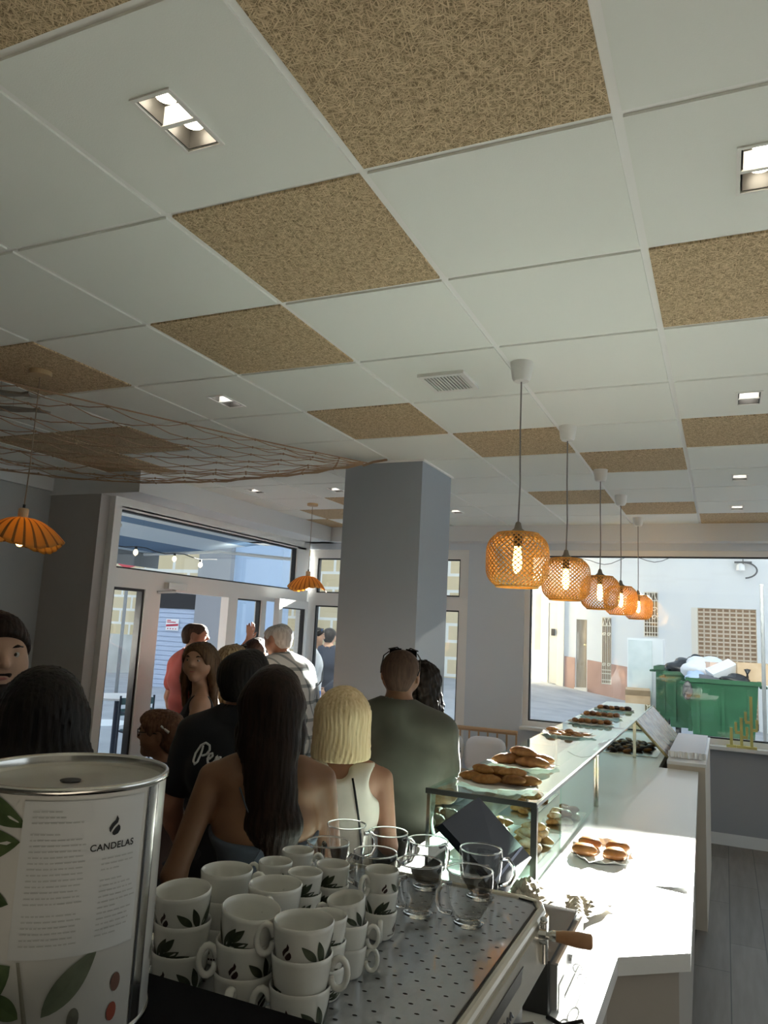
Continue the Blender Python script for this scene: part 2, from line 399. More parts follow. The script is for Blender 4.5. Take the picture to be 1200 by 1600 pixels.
# ------------------------------------------------------------------ outside
# street: asphalt rising gently away from the shop and to the left
st = MB(); nx_, ny_ = 24, 14
gv = []
def ground_z(x, y):
    t = max(0., min(1., (y-7.85)/15.2))
    far = .02 + (-2.56-x)*.155 if x > -6 else .55
    far = max(-.9, min(.55, far))
    if x < -9: far = .55 - (-9-x)*.09
    return -.02 + t*t*(far+.02)
xs = [-30+i*(42/nx_) for i in range(nx_+1)]; ys = [3-6+0*0]+[7.86+i*(16.5/ny_) for i in range(ny_+1)]
for y in ys:
    for x in xs: gv.append((x, y, ground_z(x, y)))
gf = []
W_ = nx_+1
for j in range(len(ys)-1):
    for i in range(nx_):
        if j == 0 and xs[i+1] > -4.5: continue
        gf.append((j*W_+i, j*W_+i+1, (j+1)*W_+i+1, (j+1)*W_+i))
st.add(gv, gf)
asph = mat('street_paving', (.30, .32, .36), .75, noise=(1.6, (.40, .42, .46), .35, .7), bump=(30, .3, .004))
stp = MB(); stp.box((-4.6, -3, -.12), (-4.42, 7.9, -.01)); 
struct(st.build('trim_6', asph))

# white house opposite with terracotta dado
house = thing('house', 'white rendered house with terracotta dado across the street beyond the big window', 'building', (-1.5, 23, 0))
hm = mat('white_render', (.74, .75, .74), .9, noise=(1.1, (.70, .71, .72), .45, .75), bump=(8, .2, .01))
HX = 1.5
def hb(mb, x0, x1, z0, z1, y0, y1): return mb.box((x0+HX, y0-23, z0), (x1+HX, y1-23, z1))
w = MB()
hb(w, -5.9, -4.01, -.6, 6.0, 23, 24); hb(w, -4.01, -3.70, 2.26, 6.0, 23, 24); hb(w, -3.70, -3.27, -.6, 6.0, 23, 24)
hb(w, -3.27, -3.0, 2.36, 6.0, 23, 24); hb(w, -3.27, -3.0, -.6, .44, 23, 24); hb(w, -3.0, -2.1, -.6, 6.0, 23, 24)
hb(w, -2.1, -1.72, 3.13, 6.0, 23, 24); hb(w, -2.1, -1.72, -.6, 1.85, 23, 24); hb(w, -1.72, -.84, -.9, 6.0, 23, 24)
hb(w, -.84, .80, 2.72, 6.0, 23, 24); hb(w, .80, 6, -.9, 6.0, 23, 24); hb(w, -5.9, 6, -.9, 6, 24, 25)
w.build('wall', hm, house)
dm = mat('terracotta_render', (.38, .245, .20), .9, noise=(2, (.44, .29, .24), .4, .7))
d = MB()
for (xa, za, xb_, zb) in ((-4.34, 1.168, -4.03, 1.135), (-3.68, 1.10, -3.27, 1.052), (-3.0, 1.02, -2.55, .967)):
    d.slab([(xa+HX, -.03, -.9), (xb_+HX, -.03, -.9), (xb_+HX, -.03, zb), (xa+HX, -.03, za)], (0, .03, 0))
d.slab([(-3.27+HX, -.03, -.9), (-3.0+HX, -.03, -.9), (-3.0+HX, -.03, .44), (-3.27+HX, -.03, .44)], (0, .03, 0))
d.build('dado', dm, house)
wood = mat('weathered_door_wood', (.34, .28, .21), .6, noise=(3, (.42, .36, .28), .35, .7, (6, 6, .8)))
def door(x0, x1, z0, z1, knob):
    d = MB(); hb(d, x0, x1, z0+.1, z1, 23.10, 23.15)
    for k in range(3):
        zz = z0+.22+k*(z1-z0-.3)/3; hb(d, x0+.05, x1-.05, zz, zz+(z1-z0-.3)/3-.08, 23.085, 23.11)
    d = d.build('door', wood, house)
    k = MB(); k.ball((x1+HX-.06, .06, (z0+z1)/2+.3), .04); k.build('door_knob', mat('brass_pale', (.75, .68, .45), .35, 1.), d, True)
    s = MB(); hb(s, x0-.03, x1+.03, z0-.25, z0+.1, 22.9, 23.15); s.build('doorstep', mat('stone_step', (.62, .60, .56), .8), house)
door(-4.01, -3.70, .19, 2.26, 1)
# pale surround and door at the far left of the house
s = MB(); hb(s, -5.05, -4.82, .2, 3.6, 22.93, 23); hb(s, -4.56, -4.36, .2, 3.6, 22.93, 23); hb(s, -4.82, -4.56, 2.72, 3.6, 22.93, 23)
s.build('door_surround', mat('pale_stone_surround', (.72, .68, .60), .85), house)
d = MB(); hb(d, -4.82, -4.56, .35, 2.72, 22.95, 23.02); d = d.build('door', mat('grey_door', (.46, .45, .42), .6, noise=(2, (.53, .52, .48), .4, .7)), house)
k = MB(); hb(k, -4.73, -4.63, 1.75, 1.95, 22.90, 22.95); k.build('letter_plate', dark_gasket, d)
d = MB(); hb(d, -5.24, -5.06, 1.3, 3.0, 22.95, 23); d.build('brick_strip', dm, house)
# wrought-iron window grilles
iron = mat('painted_iron_cream', (.74, .69, .58), .5)
def grille(x0, x1, z0, z1):
    pan = MB(); hb(pan, x0, x1, z0, z1, 23.14, 23.18); pn = pan.build('window', mat('shutter_brown', (.24, .18, .12), .7), house)
    b = MB(); y = -.02; n = 5
    for i in range(n+1):
        x = x0+HX+.015+(x1-x0-.03)*i/n; b.tube([(x, y, z0), (x, y, z1)], .009, 5)
    for z in (z0+.02, z0+.12, z0+.30, z0+.40, z1-.25, z1-.02): b.box((x0+HX, y-.01, z-.012), (x1+HX, y+.01, z+.012))
    cx = (x0+x1)/2+HX; hw = (x1-x0)/4
    for sx_ in (-1, 1):
        for zc in (z0+.55, z1-.50):
            pts = [(cx+sx_*hw+math.cos(t)*hw*.8*(1-t/9), y-.012, zc+math.sin(t)*hw*.8*(1-t/9)) for t in [i*.45 for i in range(17)]]
            b.tube(pts, .013, 5)
        b.tube([(cx+sx_*hw*1.6, y-.012, z1-.24), (cx+sx_*hw*.8, y-.012, z1-.03), (cx, y-.012, z1-.24)], .012, 5)
    b.build('window_grille', iron, house)
grille(-3.27, -3.0, .44, 2.36); grille(-2.1, -1.72, 1.85, 3.13)
# roller door with raised cells; pinkish ground darkened in place of shade
gd = MB(); hb(gd, -.68, .80, -.3, 2.72, 23.12, 23.16); gd.build('roller_door', mat('roller_door_cell_shade', (.40, .27, .18), .6), house); gd = MB()
nxg, nzg = 9, 26
for i in range(nxg+1):
    x = -.68+1.48*i/nxg; hb(gd, x-.02, x+.02, -.3, 2.72, 23.08, 23.12)
for j in range(nzg+1):
    z = -.3+3.02*j/nzg; hb(gd, -.68, .80, z-.02, z+.022, 23.07, 23.12)
gd = gd.build('slat_grid', mat('roller_door_tan', (.60, .50, .38), .6), house)
s = MB(); hb(s, -.84, -.68, -.3, 2.72, 22.99, 23.12); s.build('door_jamb', mat('pale_stone_surround'), house)
rf = MB(); hb(rf, -6.2, 6.3, 6.0, 6.15, 22.6, 25.2); rf.build('roof', mat('roof_tile', (.45, .25, .16), .8), house)
# electric meter box on the house wall (dark patch near the bins)
mt = MB(); mt.box((-1.62, 22.9, 1.05), (-1.28, 23.0, 1.72)); mt.m(1).box((-1.58, 22.88, 1.10), (-1.32, 22.9, 1.35)).box((-1.57, 22.88, 1.42), (-1.36, 22.9, 1.68))
# street lamp bracket and cables high on the house
br = thing('wall_lamp', 'wrought iron wall lamp bracket with curled arm at the top right of the big window', 'lamp', (.50, 22.95, 3.9))
b = MB(); b.box((-.02, -.02, -.2), (.02, .05, .3)); b.tube([(0, 0, .15)]+[(.55*math.sin(t), -.1, .15-.35*(1-math.cos(t))) for t in [i*.25 for i in range(1, 13)]], .035, 6); b.box((-.35, -.15, .12), (.35, .02, .19))
b.build('bracket', mat('dark_iron', (.12, .12, .12), .6), br); br.scale = (.62, .62, .62)
b = MB(); b.lathe([(.05, .1), (.16, .02), (.18, -.22), (.05, -.26)], 12, (-.1, -.2, 0)); b.build('lamp_glass', mat('lamp_frost', (.8, .8, .78), .4), br)
tag(MB().tube([(-4.2+.2*i, 22.9, 3.93+.10*math.sin(i*.9)+.012*i) for i in range(16)], .011, 5).build('cable', mat('dark_iron')), 'thin dark cable slung along the top of the white house wall', 'cable')

# pole in front of the bins
po = MB(); po.tube([(.365, 9.0, ground_z(.365, 9)), (.37, 9.0, 2.38)], .02, 10); po.ball((.37, 9.0, 2.38), .022)
tag(po.build('street_pole', mat('galvanised', (.22, .23, .24), .5, .3), smooth=True, angle=40), 'slim grey metal pole standing on the pavement at the right of the window', 'pole')

# white display fridge left of the bins
fr = thing('display_fridge', 'white glass-fronted fridge dumped on the street beside the green bins', 'fridge', (-1.33, 15, ground_z(-1.33, 15)))
zg = ground_z(-1.33, 15)
b = MB(); b.box((-.34, 0, .06), (.29, .55, 1.78-zg)); b.box((-.30, .05, 0), (.25, .5, .06)); b.build('body', mat('fridge_white', (.82, .84, .84), .35), fr)
b = MB(); b.box((-.32, -.03, .62), (.10, 0, 1.74-zg)); b.build('glass_door', mat('fridge_glass', (.62, .70, .69), .15, noise=(2.2, (.85, .90, .88), .35, .7)), fr)
b = MB(); b.box((-.34, -.02, .10), (.11, 0, .58)); b.build('lower_panel', mat('fridge_white'), fr)

# cardboard boxes at its foot
card = mat('cardboard', (.50, .36, .23), .85, noise=(6, (.57, .43, .29), .4, .7))
def carton(name, label, loc, size, rz, flaps=True, m=card, rot=None):
    t = thing(name, label, 'box', loc, rz)
    if rot is not None: t.rotation_euler = rot
    sx_, sy_, sz_ = size; b = MB(); th = .008
    b.box((-sx_/2, -sy_/2, 0), (sx_/2, sy_/2, th)); b.box((-sx_/2, -sy_/2, th), (-sx_/2+th, sy_/2, sz_)); b.box((sx_/2-th, -sy_/2, th), (sx_/2, sy_/2, sz_))
    b.box((-sx_/2+th, -sy_/2, th), (sx_/2-th, -sy_/2+th, sz_)); b.box((-sx_/2+th, sy_/2-th, th), (sx_/2-th, sy_/2, sz_))
    b.build('box_body', m, t)
    if flaps:
        for sg in (-1, 1):
            f = MB(); f.box((-sx_/2, 0, -.003), (sx_/2, sy_*.45, .003)); f = f.build('flap', m, t); f.location = (0, sg*sy_/2, sz_); f.rotation_euler = (R(35), 0, R(0 if sg > 0 else 180))
    return t
g0 = lambda x, y: ground_z(x, y)
carton('cardboard_box', 'brown cardboard box stacked upright against the white fridge', (-1.44, 14.56, g0(-1.3, 14.5)+.40), (.42, .4, .42), .1)
carton('cardboard_box', 'lower brown cardboard box on the ground under another beside the fridge', (-1.46, 14.58, g0(-1.3, 14.5)), (.5, .45, .39), -.15, False)
carton('cardboard_box', 'opened flat brown cardboard box leaning on the ground left of the bins', (-1.40, 13.9, g0(-1.28, 13.9)), (.42, .3, .38), .5)

# three green wheeled containers
green = mat('bin_green', (.012, .065, .028), .35, noise=(3, (.018, .085, .038), .4, .65))
def bin_(label, loc, rz):
    t = thing('waste_container', label, 'container', loc, rz, 'green street waste containers')
    W, D, H = .92, .80, .98
    b = MB()
    def ring(z, s): return [(-W/2*s, -D/2*s, z), (W/2*s, -D/2*s, z), (W/2*s, D/2*s, z), (-W/2*s, D/2*s, z)]
    vs = ring(.16, .86)+ring(H, 1.)+ring(H, .95)+ring(.20, .82)
    fs = [(3, 2, 1, 0)]
    for k in range(3):
        for i in range(4): fs.append((k*4+i, k*4+(i+1) % 4, (k+1)*4+(i+1) % 4, (k+1)*4+i))
    fs.append((12, 13, 14, 15)); b.add(vs, fs); b.build('bin_body', green, t)
    b = MB(); e = .035
    b.box((-W/2-e, -D/2-e, H-.02), (W/2+e, -D/2+.01, H+.04)); b.box((-W/2-e, D/2-.01, H-.02), (W/2+e, D/2+e, H+.04)); b.box((-W/2-e, -D/2+.01, H-.02), (-W/2+.01, D/2-.01, H+.04)); b.box((W/2-.01, -D/2+.01, H-.02), (W/2+e, D/2-.01, H+.04))
    b.build('rim', green, t)
    b = MB()
    for x in (-.33, 0, .33): b.box((x-.02, -D/2*.93-.03, .25), (x+.02, -D/2*.9, .9))
    for y in (-.22, 0, .22): b.box((-W/2*.95-.035, y-.025, .25), (-W/2*.9, y+.025, .93))
    b.build('rib', green, t)
    for sx_ in (-1, 1):
        b = MB(); b.tube([(sx_*(W/2+.03), -.12, H-.05), (sx_*(W/2+.11), -.10, H-.05), (sx_*(W/2+.11), .10, H-.05), (sx_*(W/2+.03), .12, H-.05)], .02, 6); b.build('lifting_handle', green, t)
        for sy_ in (-1, 1):
            b = MB(); b.tube([(sx_*.3-.025, sy_*.26, .08), (sx_*.3+.025, sy_*.26, .08)], .08, 14); b.box((sx_*.3-.03, sy_*.26-.03, .10), (sx_*.3+.03, sy_*.26+.03, .18)); b.build('caster', dark_gasket, t)
    return t
zb = ground_z(0, 12)
bin_('big green waste container nearest, heaped with rubbish and a cardboard box', (-.035, 12.45, .22), 0)
bin_('second green waste container just behind the nearest one', (-.40, 13.4, .26), 0)
bin_('third green waste container at the back beside the white fridge', (-.62, 14.3, .30), 0)

def blob(name, label, cat, c, r, sc, m, seed, amp=.18, knot=None, group=None):
    rr = random.Random(seed); b = MB(); o = len(b.v); b.ball((0, 0, 0), 1, 18, 12)
    ph = [(rr.uniform(2, 6), rr.uniform(2, 6), rr.uniform(2, 6), rr.uniform(0, 6)) for _ in range(6)]
    for i, v in enumerate(b.v):
        n = sum(math.sin(v[0]*p[0]+v[1]*p[1]+v[2]*p[2]+p[3]) for p in ph)/6
        k = r*(1+amp*n*1.6); b.v[i] = (v[0]*k*sc[0], v[1]*k*sc[1], v[2]*k*sc[2])
    if knot: b.lathe([(.02, 0), (.012, .05), (.05, .12), (.0, .13)], 8, (knot[0], knot[1], knot[2]))
    o = b.build(name, m, smooth=True, loc=c)
    return tag(o, label, cat, group)
bagb = mat('black_bag', (.02, .021, .024), .25, bump=(14, .6, .02)); bagw = mat('white_bag', (.78, .80, .84), .4, bump=(12, .6, .02))
blob('rubbish_bag', 'black rubbish bag at the left of the heap over the rear bin', 'rubbish bag', (-.62, 13.35, 1.30), .22, (1.2, .9, .8), bagb, 1)
blob('rubbish_bag', 'big white plastic rubbish bag on top of the heap', 'rubbish bag', (-.28, 12.75, 1.35), .27, (1.15, .8, .75), bagw, 2)
blob('rubbish_bag', 'black knotted rubbish bag right of centre on the front rim', 'rubbish bag', (.13, 12.24, 1.22), .17, (1.1, .8, .62), bagb, 3, knot=(.16, 0, .06))
blob('rubbish_bag', 'dark grey rubbish bag low on the front rim left of the foam block', 'rubbish bag', (-.24, 12.30, 1.20), .15, (1.3, .8, .6), mat('grey_bag', (.09, .09, .11), .3), 4)
blob('rubbish_bag', 'pale blue plastic bag tucked at the left front corner of the heap', 'rubbish bag', (-.41, 12.35, 1.22), .14, (1, .8, .8), mat('blue_bag', (.35, .45, .62), .35), 5)
blob('rubbish_bag', 'small black bag peeking over the top of the heap at the back', 'rubbish bag', (-.45, 13.55, 1.44), .13, (1, .8, .8), bagb, 6)
blob('plastic_sheet', 'torn black plastic hanging over the left rim of the nearest bin', 'plastic', (-.50, 11.985, 1.06), .085, (.8, .35, 1.5), bagb, 8)
carton('cardboard_box', 'large brown cardboard box with a hand hole at the right of the rubbish heap', (.36, 12.45, 1.19), (.46, .40, .30), .15, False)
carton('cardboard_box', 'pinkish flattened cardboard piece between the white bag and foam block', (-.13, 12.66, 1.25), (.34, .3, .22), .5, False, mat('cardboard_pink', (.60, .44, .36), .85))
b = MB(); b.box((-.19, -.13, -.10), (.19, .13, .10), Euler((.3, -.45, .35)).to_matrix())
tag(b.build('foam_block', mat('foam_white', (.86, .87, .9), .7), loc=(-.03, 12.42, 1.33)), 'white foam box lying tilted on the rubbish heap', 'box')

# cactus-like wooden ornaments on the window sill
yel = mat('yellow_wood', (.62, .56, .20), .6)
def cactus(x, y, h, label, arms=True):
    b = MB(); b.box((x-.04, y-.03, .845), (x+.04, y+.03, .865)); b.box((x-.012, y-.010, .865), (x+.012, y+.010, .845+h))
    if arms:
        for sg, za in ((-1, .5), (1, .36)):
            b.box((x+sg*.012, y-.008, .845+h*za-.012), (x+sg*.05, y+.008, .845+h*za+.012)); b.box((x+sg*.034, y-.008, .845+h*za+.012), (x+sg*.055, y+.008, .845+h*za+.09))
    return tag(b.build('wooden_ornament', yel), label, 'ornament', 'yellow wooden ornaments on the window sill')
cactus(.202, 7.58, .45, 'tallest yellow wooden cactus ornament on the window sill')
cactus(.122, 7.595, .26, 'middle-sized yellow wooden cactus ornament on the window sill')
cactus(.040, 7.60, .17, 'shortest yellow wooden stick ornament on the window sill', False)
# ------------------------------------------------------------------ outside, left of the shop
ashlar = block_wall('ashlar', (.66, .54, .33), (.72, .60, .40), (.84, .82, .76), .95, .48, .045)
lh = thing('stone_building', 'sandy block building with white joints across the square', 'building', (-14, 21, 0))
b = MB(); b.box((-14, 0, -1.5), (8.1, 1, 6.2)); b.build('wall', ashlar, lh)
b = MB(); b.box((-14, -.12, -1.5), (-3.9, 0, 1.05)); b.build('plinth', mat('plinth_grey', (.55, .55, .52), .85, noise=(1.5, (.66, .66, .63), .4, .7)), lh)
b = MB(); b.box((-14.3, -.3, 6.2), (8.1, 1.3, 6.4)); b.build('roof', mat('roof_tile'), lh)
b = MB(); b.box((-3.5, -.10, 2.4), (-2.6, .02, 4.8)); b.build('window', mat('grey_pane', (.34, .36, .37), .4), lh)
b = MB(); b.box((-3.62, -.14, 2.3), (-3.5, .02, 4.9)); b.box((-2.6, -.14, 2.3), (-2.48, .02, 4.9)); b.build('window_frame', white_pvc, lh)
# shuttered kiosk front seen through the open doorway
ki = thing('shuttered_shop', 'closed shop with blue-grey roller shutter across the square behind the doorway', 'building', (-12, 15, 0))
b = MB(); b.box((-1.0, .06, -.1), (.28, .5, 1.95))
for k in range(17): b.box((-1.0, .03, .0+k*.115), (.28, .06, .0+k*.115+.10))
b.build('roller_shutter', mat('shutter_blue', (.46, .55, .70), .5), ki)
b = MB(); b.box((-1.1, 0, 1.95), (.30, .5, 2.4)); b.build('fascia', mat('dark_fascia', (.02, .02, .022), .6), ki)
b = MB(); b.box((.30, -.05, -.1), (1.25, .5, 3.6)); b.build('grey_pier', mat('grey_render', (.30, .31, .33), .8), ki)
b = MB(); b.box((1.25, .1, -.1), (2.6, .5, 3.6)); b.build('blue_wall', mat('blue_wall', (.42, .55, .74), .7), ki)
b = MB(); b.box((-1.1, .1, 2.4), (.3, .5, 3.6)); b.build('upper_wall', ashlar, ki)
# poster on the shutter
po = thing('poster', 'white poster with a dark red band stuck on the blue-grey shutter', 'poster', (-12.38, 15.01, 1.55))
b = MB(); b.box((-.20, -.008, -.14), (.19, 0, .14)); b.build('sheet', mat('poster_white', (.85, .85, .86), .6), po)
b = MB(); b.slab([(-.19, -.010, -.05), (.18, -.010, -.02), (.18, -.010, .03), (-.19, -.010, .0)], (0, .001, 0)); b.build('red_band', mat('poster_red', (.45, .03, .06), .6), po)
for k, (y, sz) in enumerate(((.10, .035), (.065, .045))):
    pass
b = MB(); b.box((-.17, -.010, .09), (-.05, -.009, .115)); b.box((-.17, -.010, .05), (.10, -.009, .075))
for k in range(4): b.box((-.15+k*.08, -.010, -.11), (-.11+k*.08, -.009, -.085))
b.build('lettering', mat('poster_ink', (.55, .08, .10), .6), po)
# red ring road sign
sg = thing('road_sign', 'round white road sign with red ring at the left of the top window', 'road sign', (-11.38, 12.2, g0(-11.4, 12.2)))
b = MB(); b.tube([(0, .04, 0), (0, .04, 3.3)], .035, 8); b.build('post', mat('galvanised'), sg)
b = MB(); b.lathe([(.30, 0), (.30, .02)], 32); o = b.build('sign_face', mat('sign_white', (.8, .8, .8), .5), sg); o.rotation_euler = (R(90), 0, R(40)); o.location = (0, .0, 3.0)
b = MB()
n = 32
for i in range(n): pass
b.lathe([(.215, .021), (.30, .021), (.30, .03), (.215, .03), (.215, .021)], 32, cap=False); o = b.build('sign_ring', mat('sign_red', (.55, .03, .05), .5), sg); o.rotation_euler = (R(90), 0, R(40)); o.location = (0, .0, 3.0)
# awning over the terrace
aw = thing('awning', 'blue and white striped awning outside above the shop front', 'awning', (-4.55, 6, 2.72))
b = MB(); b.slab([(0, -1.42, .02), (0, 1.9, .02), (-2.3, 1.9, -.18), (-2.3, -1.42, -.18)], (0, 0, .01)); b.build('canopy', stripes('awning_stripes', ((.62, .70, .78), (.10, .18, .30)), .62, 'X'), aw)
b = MB(); b.box((-2.32, -1.42, -.36), (-2.29, 1.9, -.17)); b.build('valance', mat('awning_grey', (.16, .18, .20), .8), aw)
for y in (-1.25, 1.6):
    b = MB(); b.tube([(0, y, -.25), (-1.1, y, -.16), (-2.28, y, -.20)], .02, 6); b.build('folding_arm', white_pvc, aw)
# string lights under the awning
sl = thing('string_lights', 'string of small lit bulbs hung under the striped awning', 'string lights', (-5.6, 6, 2.42))
pts = [(-.2+.0, -1.6+.16*i, .06-.035*math.sin(i*.75)**2-.0) for i in range(22)]
b = MB(); b.tube(pts, .006, 5); b.build('cord', dark_gasket, sl)
bulb_m = mat('string_bulb', (1, .9, .7), .3, emit=(1, .82, .5), es=2.2)
for i in (2, 5, 9, 12, 16, 19):
    p = pts[i]; b = MB(); b.lathe([(.014, .0), (.016, -.03)], 8, p); k = b.build('bulb_socket', dark_gasket, sl)
    b = MB(); b.lathe([(.012, -.03), (.026, -.055), (.024, -.08), (.004, -.10)], 10, p); b.build('bulb', bulb_m, k, True)
# terrace chairs and table
cm = mat('terrace_green', (.06, .13, .15), .45); cmf = mat('terrace_frame', (.02, .03, .05), .4, .3)
def tchair(loc, rz, label):
    t = thing('terrace_chair', label, 'chair', loc, rz, 'terrace chairs outside the door')
    for k, z in enumerate((.60, .72)):
        b = MB(); b.box((-.20, .185, z), (.20, .20, z+.075)); b.build('back_slat', cm, t)
    for k in range(4):
        b = MB(); b.box((-.20, -.20+k*.095, .44), (.20, -.20+k*.095+.08, .455)); b.build('seat_slat', cm, t)
    for sx_ in (-1, 1):
        b = MB(); b.tube([(sx_*.21, -.2, .0), (sx_*.21, -.2, .44), (sx_*.21, -.2, .64), (sx_*.21, .16, .64)], .012, 6); b.build('armrest', cmf, t)
        b = MB(); b.tube([(sx_*.21, .20, .0), (sx_*.21, .20, .82)], .012, 6); b.build('leg', cmf, t)
    b = MB(); b.box((-.21, -.21, .42), (.21, .21, .44)); b.build('seat_frame', cmf, t)
    return t
tchair((-6.05, 7.0, 0), R(70), 'green slatted terrace chair with dark tube frame outside the doorway')
tchair((-7.3, 6.6, 0), R(-60), 'green slatted terrace chair further out beyond the first one')
tb = thing('terrace_table', 'pale round terrace table outside between the green chairs', 'table', (-6.85, 7.4, 0))
b = MB(); b.lathe([(.0, .72), (.36, .72), (.36, .745), (.0, .745)], 28); b.build('tabletop', mat('table_pale', (.74, .74, .76), .4), tb)
b = MB(); b.tube([(0, 0, .02), (0, 0, .72)], .03, 8); b.lathe([(.22, 0), (.20, .025)], 20); b.build('pedestal', cmf, tb)
mh = MB(); mh.lathe([(.0, 0), (.38, 0), (.36, .012), (.0, .014)], 28); mh = mh.build('manhole_cover', mat('manhole_pale', (.75, .80, .86), .4), loc=(-9.2, 9.7, g0(-9.2, 9.7)+.001)); tag(mh, 'pale round manhole cover in the square beyond the side glass', 'manhole cover')
# ------------------------------------------------------------------ on and under the ceiling
lamp_white = mat('lamp_white', (.80, .79, .75), .4)
lamp_chrome = mat('lamp_chrome', (.75, .74, .72), .12, 1.)
DL_LABELS = ['large lit double downlight in the white panel at the upper left', 'lit double downlight cut by the right edge of the photo',
  'double downlight in the white panel above the fishing net end', 'small double downlight over the glazed shop front', 'double downlight just left of the grey pillar top',
  'square downlight at the right, nearest of the three in the right column', 'second downlight of the right column, over the far counter end', 'third and farthest downlight of the right column, near the big window', 'small downlight just right of the grey pillar top']
spot_on = [60, 60, 14, 14, 14, 14, 14, 14, 14]
led = {}
for k, ((lx, ly), lab) in enumerate(zip(LIGHTS, DL_LABELS)):
    t = thing('recessed_downlight', lab, 'downlight', (lx, ly, ZC), 0, 'double recessed downlights')
    b = MB(); x, y, c = LHX, LHY, .009
    b.box((-x-c, -y-c, -.004), (x+c, -y, .0)); b.box((-x-c, y, -.004), (x+c, y+c, 0)); b.box((-x-c, -y, -.004), (-x, y, 0)); b.box((x, -y, -.004), (x+c, y, 0)); b.box((-x, -.006, -.004), (x, .006, .045))
    b.build('trim_frame', lamp_white, t)
    b = MB(); e = .003
    b.box((-x+e, -y+e, .046), (x-e, y-e, .049)); 
    for x0, x1, y0, y1 in ((-x+e, -x+e+.002, -y+e, y-e), (x-e-.002, x-e, -y+e, y-e), (-x+e, x-e, -y+e, -y+e+.002), (-x+e, x-e, y-e-.002, y-e)): b.box((x0, y0, 0), (x1, y1, .046))
    b.build('reflector_box', mat('reflector_dark', (.05, .047, .043), .4, .3), t)
    big = k < 2
    lm = mat('led_bright' if big else 'led_soft', (1, 1, 1), .4, emit=(1, .90, .70) if big else (1, .96, .88), es=25 if big else 9)
    for sg in (-1, 1):
        b = MB(); rl = .024 if big else .032; b.lathe([(rl, .030), (rl, .044)], 18, (0, sg*.047, 0)); b.build('lamp', lm, t)
# ventilation grille
v = thing('air_vent', 'square white slatted air vent in the ceiling above the grey pillar', 'vent', (-1.095, 3.03, ZC))
b = MB(); b.box((-.105, -.115, -.014), (.105, -.09, 0)); b.box((-.105, .09, -.014), (.105, .115, 0)); b.box((-.105, -.09, -.014), (-.083, .09, 0)); b.box((.083, -.09, -.014), (.105, .09, 0)); b.build('vent_frame', lamp_white, v)
b = MB(); b.box((-.083, -.09, -.003), (.083, .09, 0)); b.build('backing', mat('vent_dark', (.05, .05, .05), .8), v)
for k in range(11):
    b = MB(); x = -.075+k*.015; b.box((x-.0015, -.09, -.014), (x+.0045, .09, -.004)); b.build('slat', lamp_white, v)

# woven bamboo pendants over the display case
bamboo = mat('bamboo_strip', (.72, .38, .08), .5, noise=(30, (.58, .28, .05), .35, .7), trans=.0)
cordm = mat('grey_cord', (.20, .19, .18), .6); canopy_m = mat('canopy_white', (.70, .69, .66), .4)
bulb_warm = mat('filament_bulb', (1, .75, .35), .3, emit=(1.0, .62, .20), es=20.)
fil_m = mat('filament', (1, .9, .6), .3, emit=(1, .86, .55), es=40.)
RB, HB = .122, .207
def barrel(u):                                # u 0 bottom .. 1 top -> radius, z
    z = u*HB
    r = RB*(1-abs(2*u-1)**4.0*.34)
    return r, z
proto = None
spots = [(-.735, 2.9, 1.922), (-.735, 3.9, 1.925), (-.725, 5.0, 1.925), (-.71, 5.95, 1.925), (-.695, 7.08, 1.925)]
WL = ['nearest and largest looking woven bamboo pendant over the glass case', 'second woven bamboo pendant counting from the nearest', 'third woven bamboo pendant, middle of the row of five', 'fourth woven bamboo pendant counting from the nearest', 'farthest woven bamboo pendant, closest to the big window']
def weave(mb, n, turns, sgn, off, w):
    m_ = 20
    for k in range(n):
        a0 = 2*math.pi*k/n; pv = []
        for j in range(m_+1):
            u = j/m_; r, z = barrel(u); a = a0+sgn*turns*2*math.pi*(u-.5)
            r += off+.0012*math.sin(j*math.pi+k*math.pi)
            t = Vector((-math.sin(a), math.cos(a), 0))*w
            p = Vector((r*math.cos(a), r*math.sin(a), z))
            pv += [p-t, p+t]
        mb.add(pv, [(2*j, 2*j+1, 2*j+3, 2*j+2) for j in range(m_)])
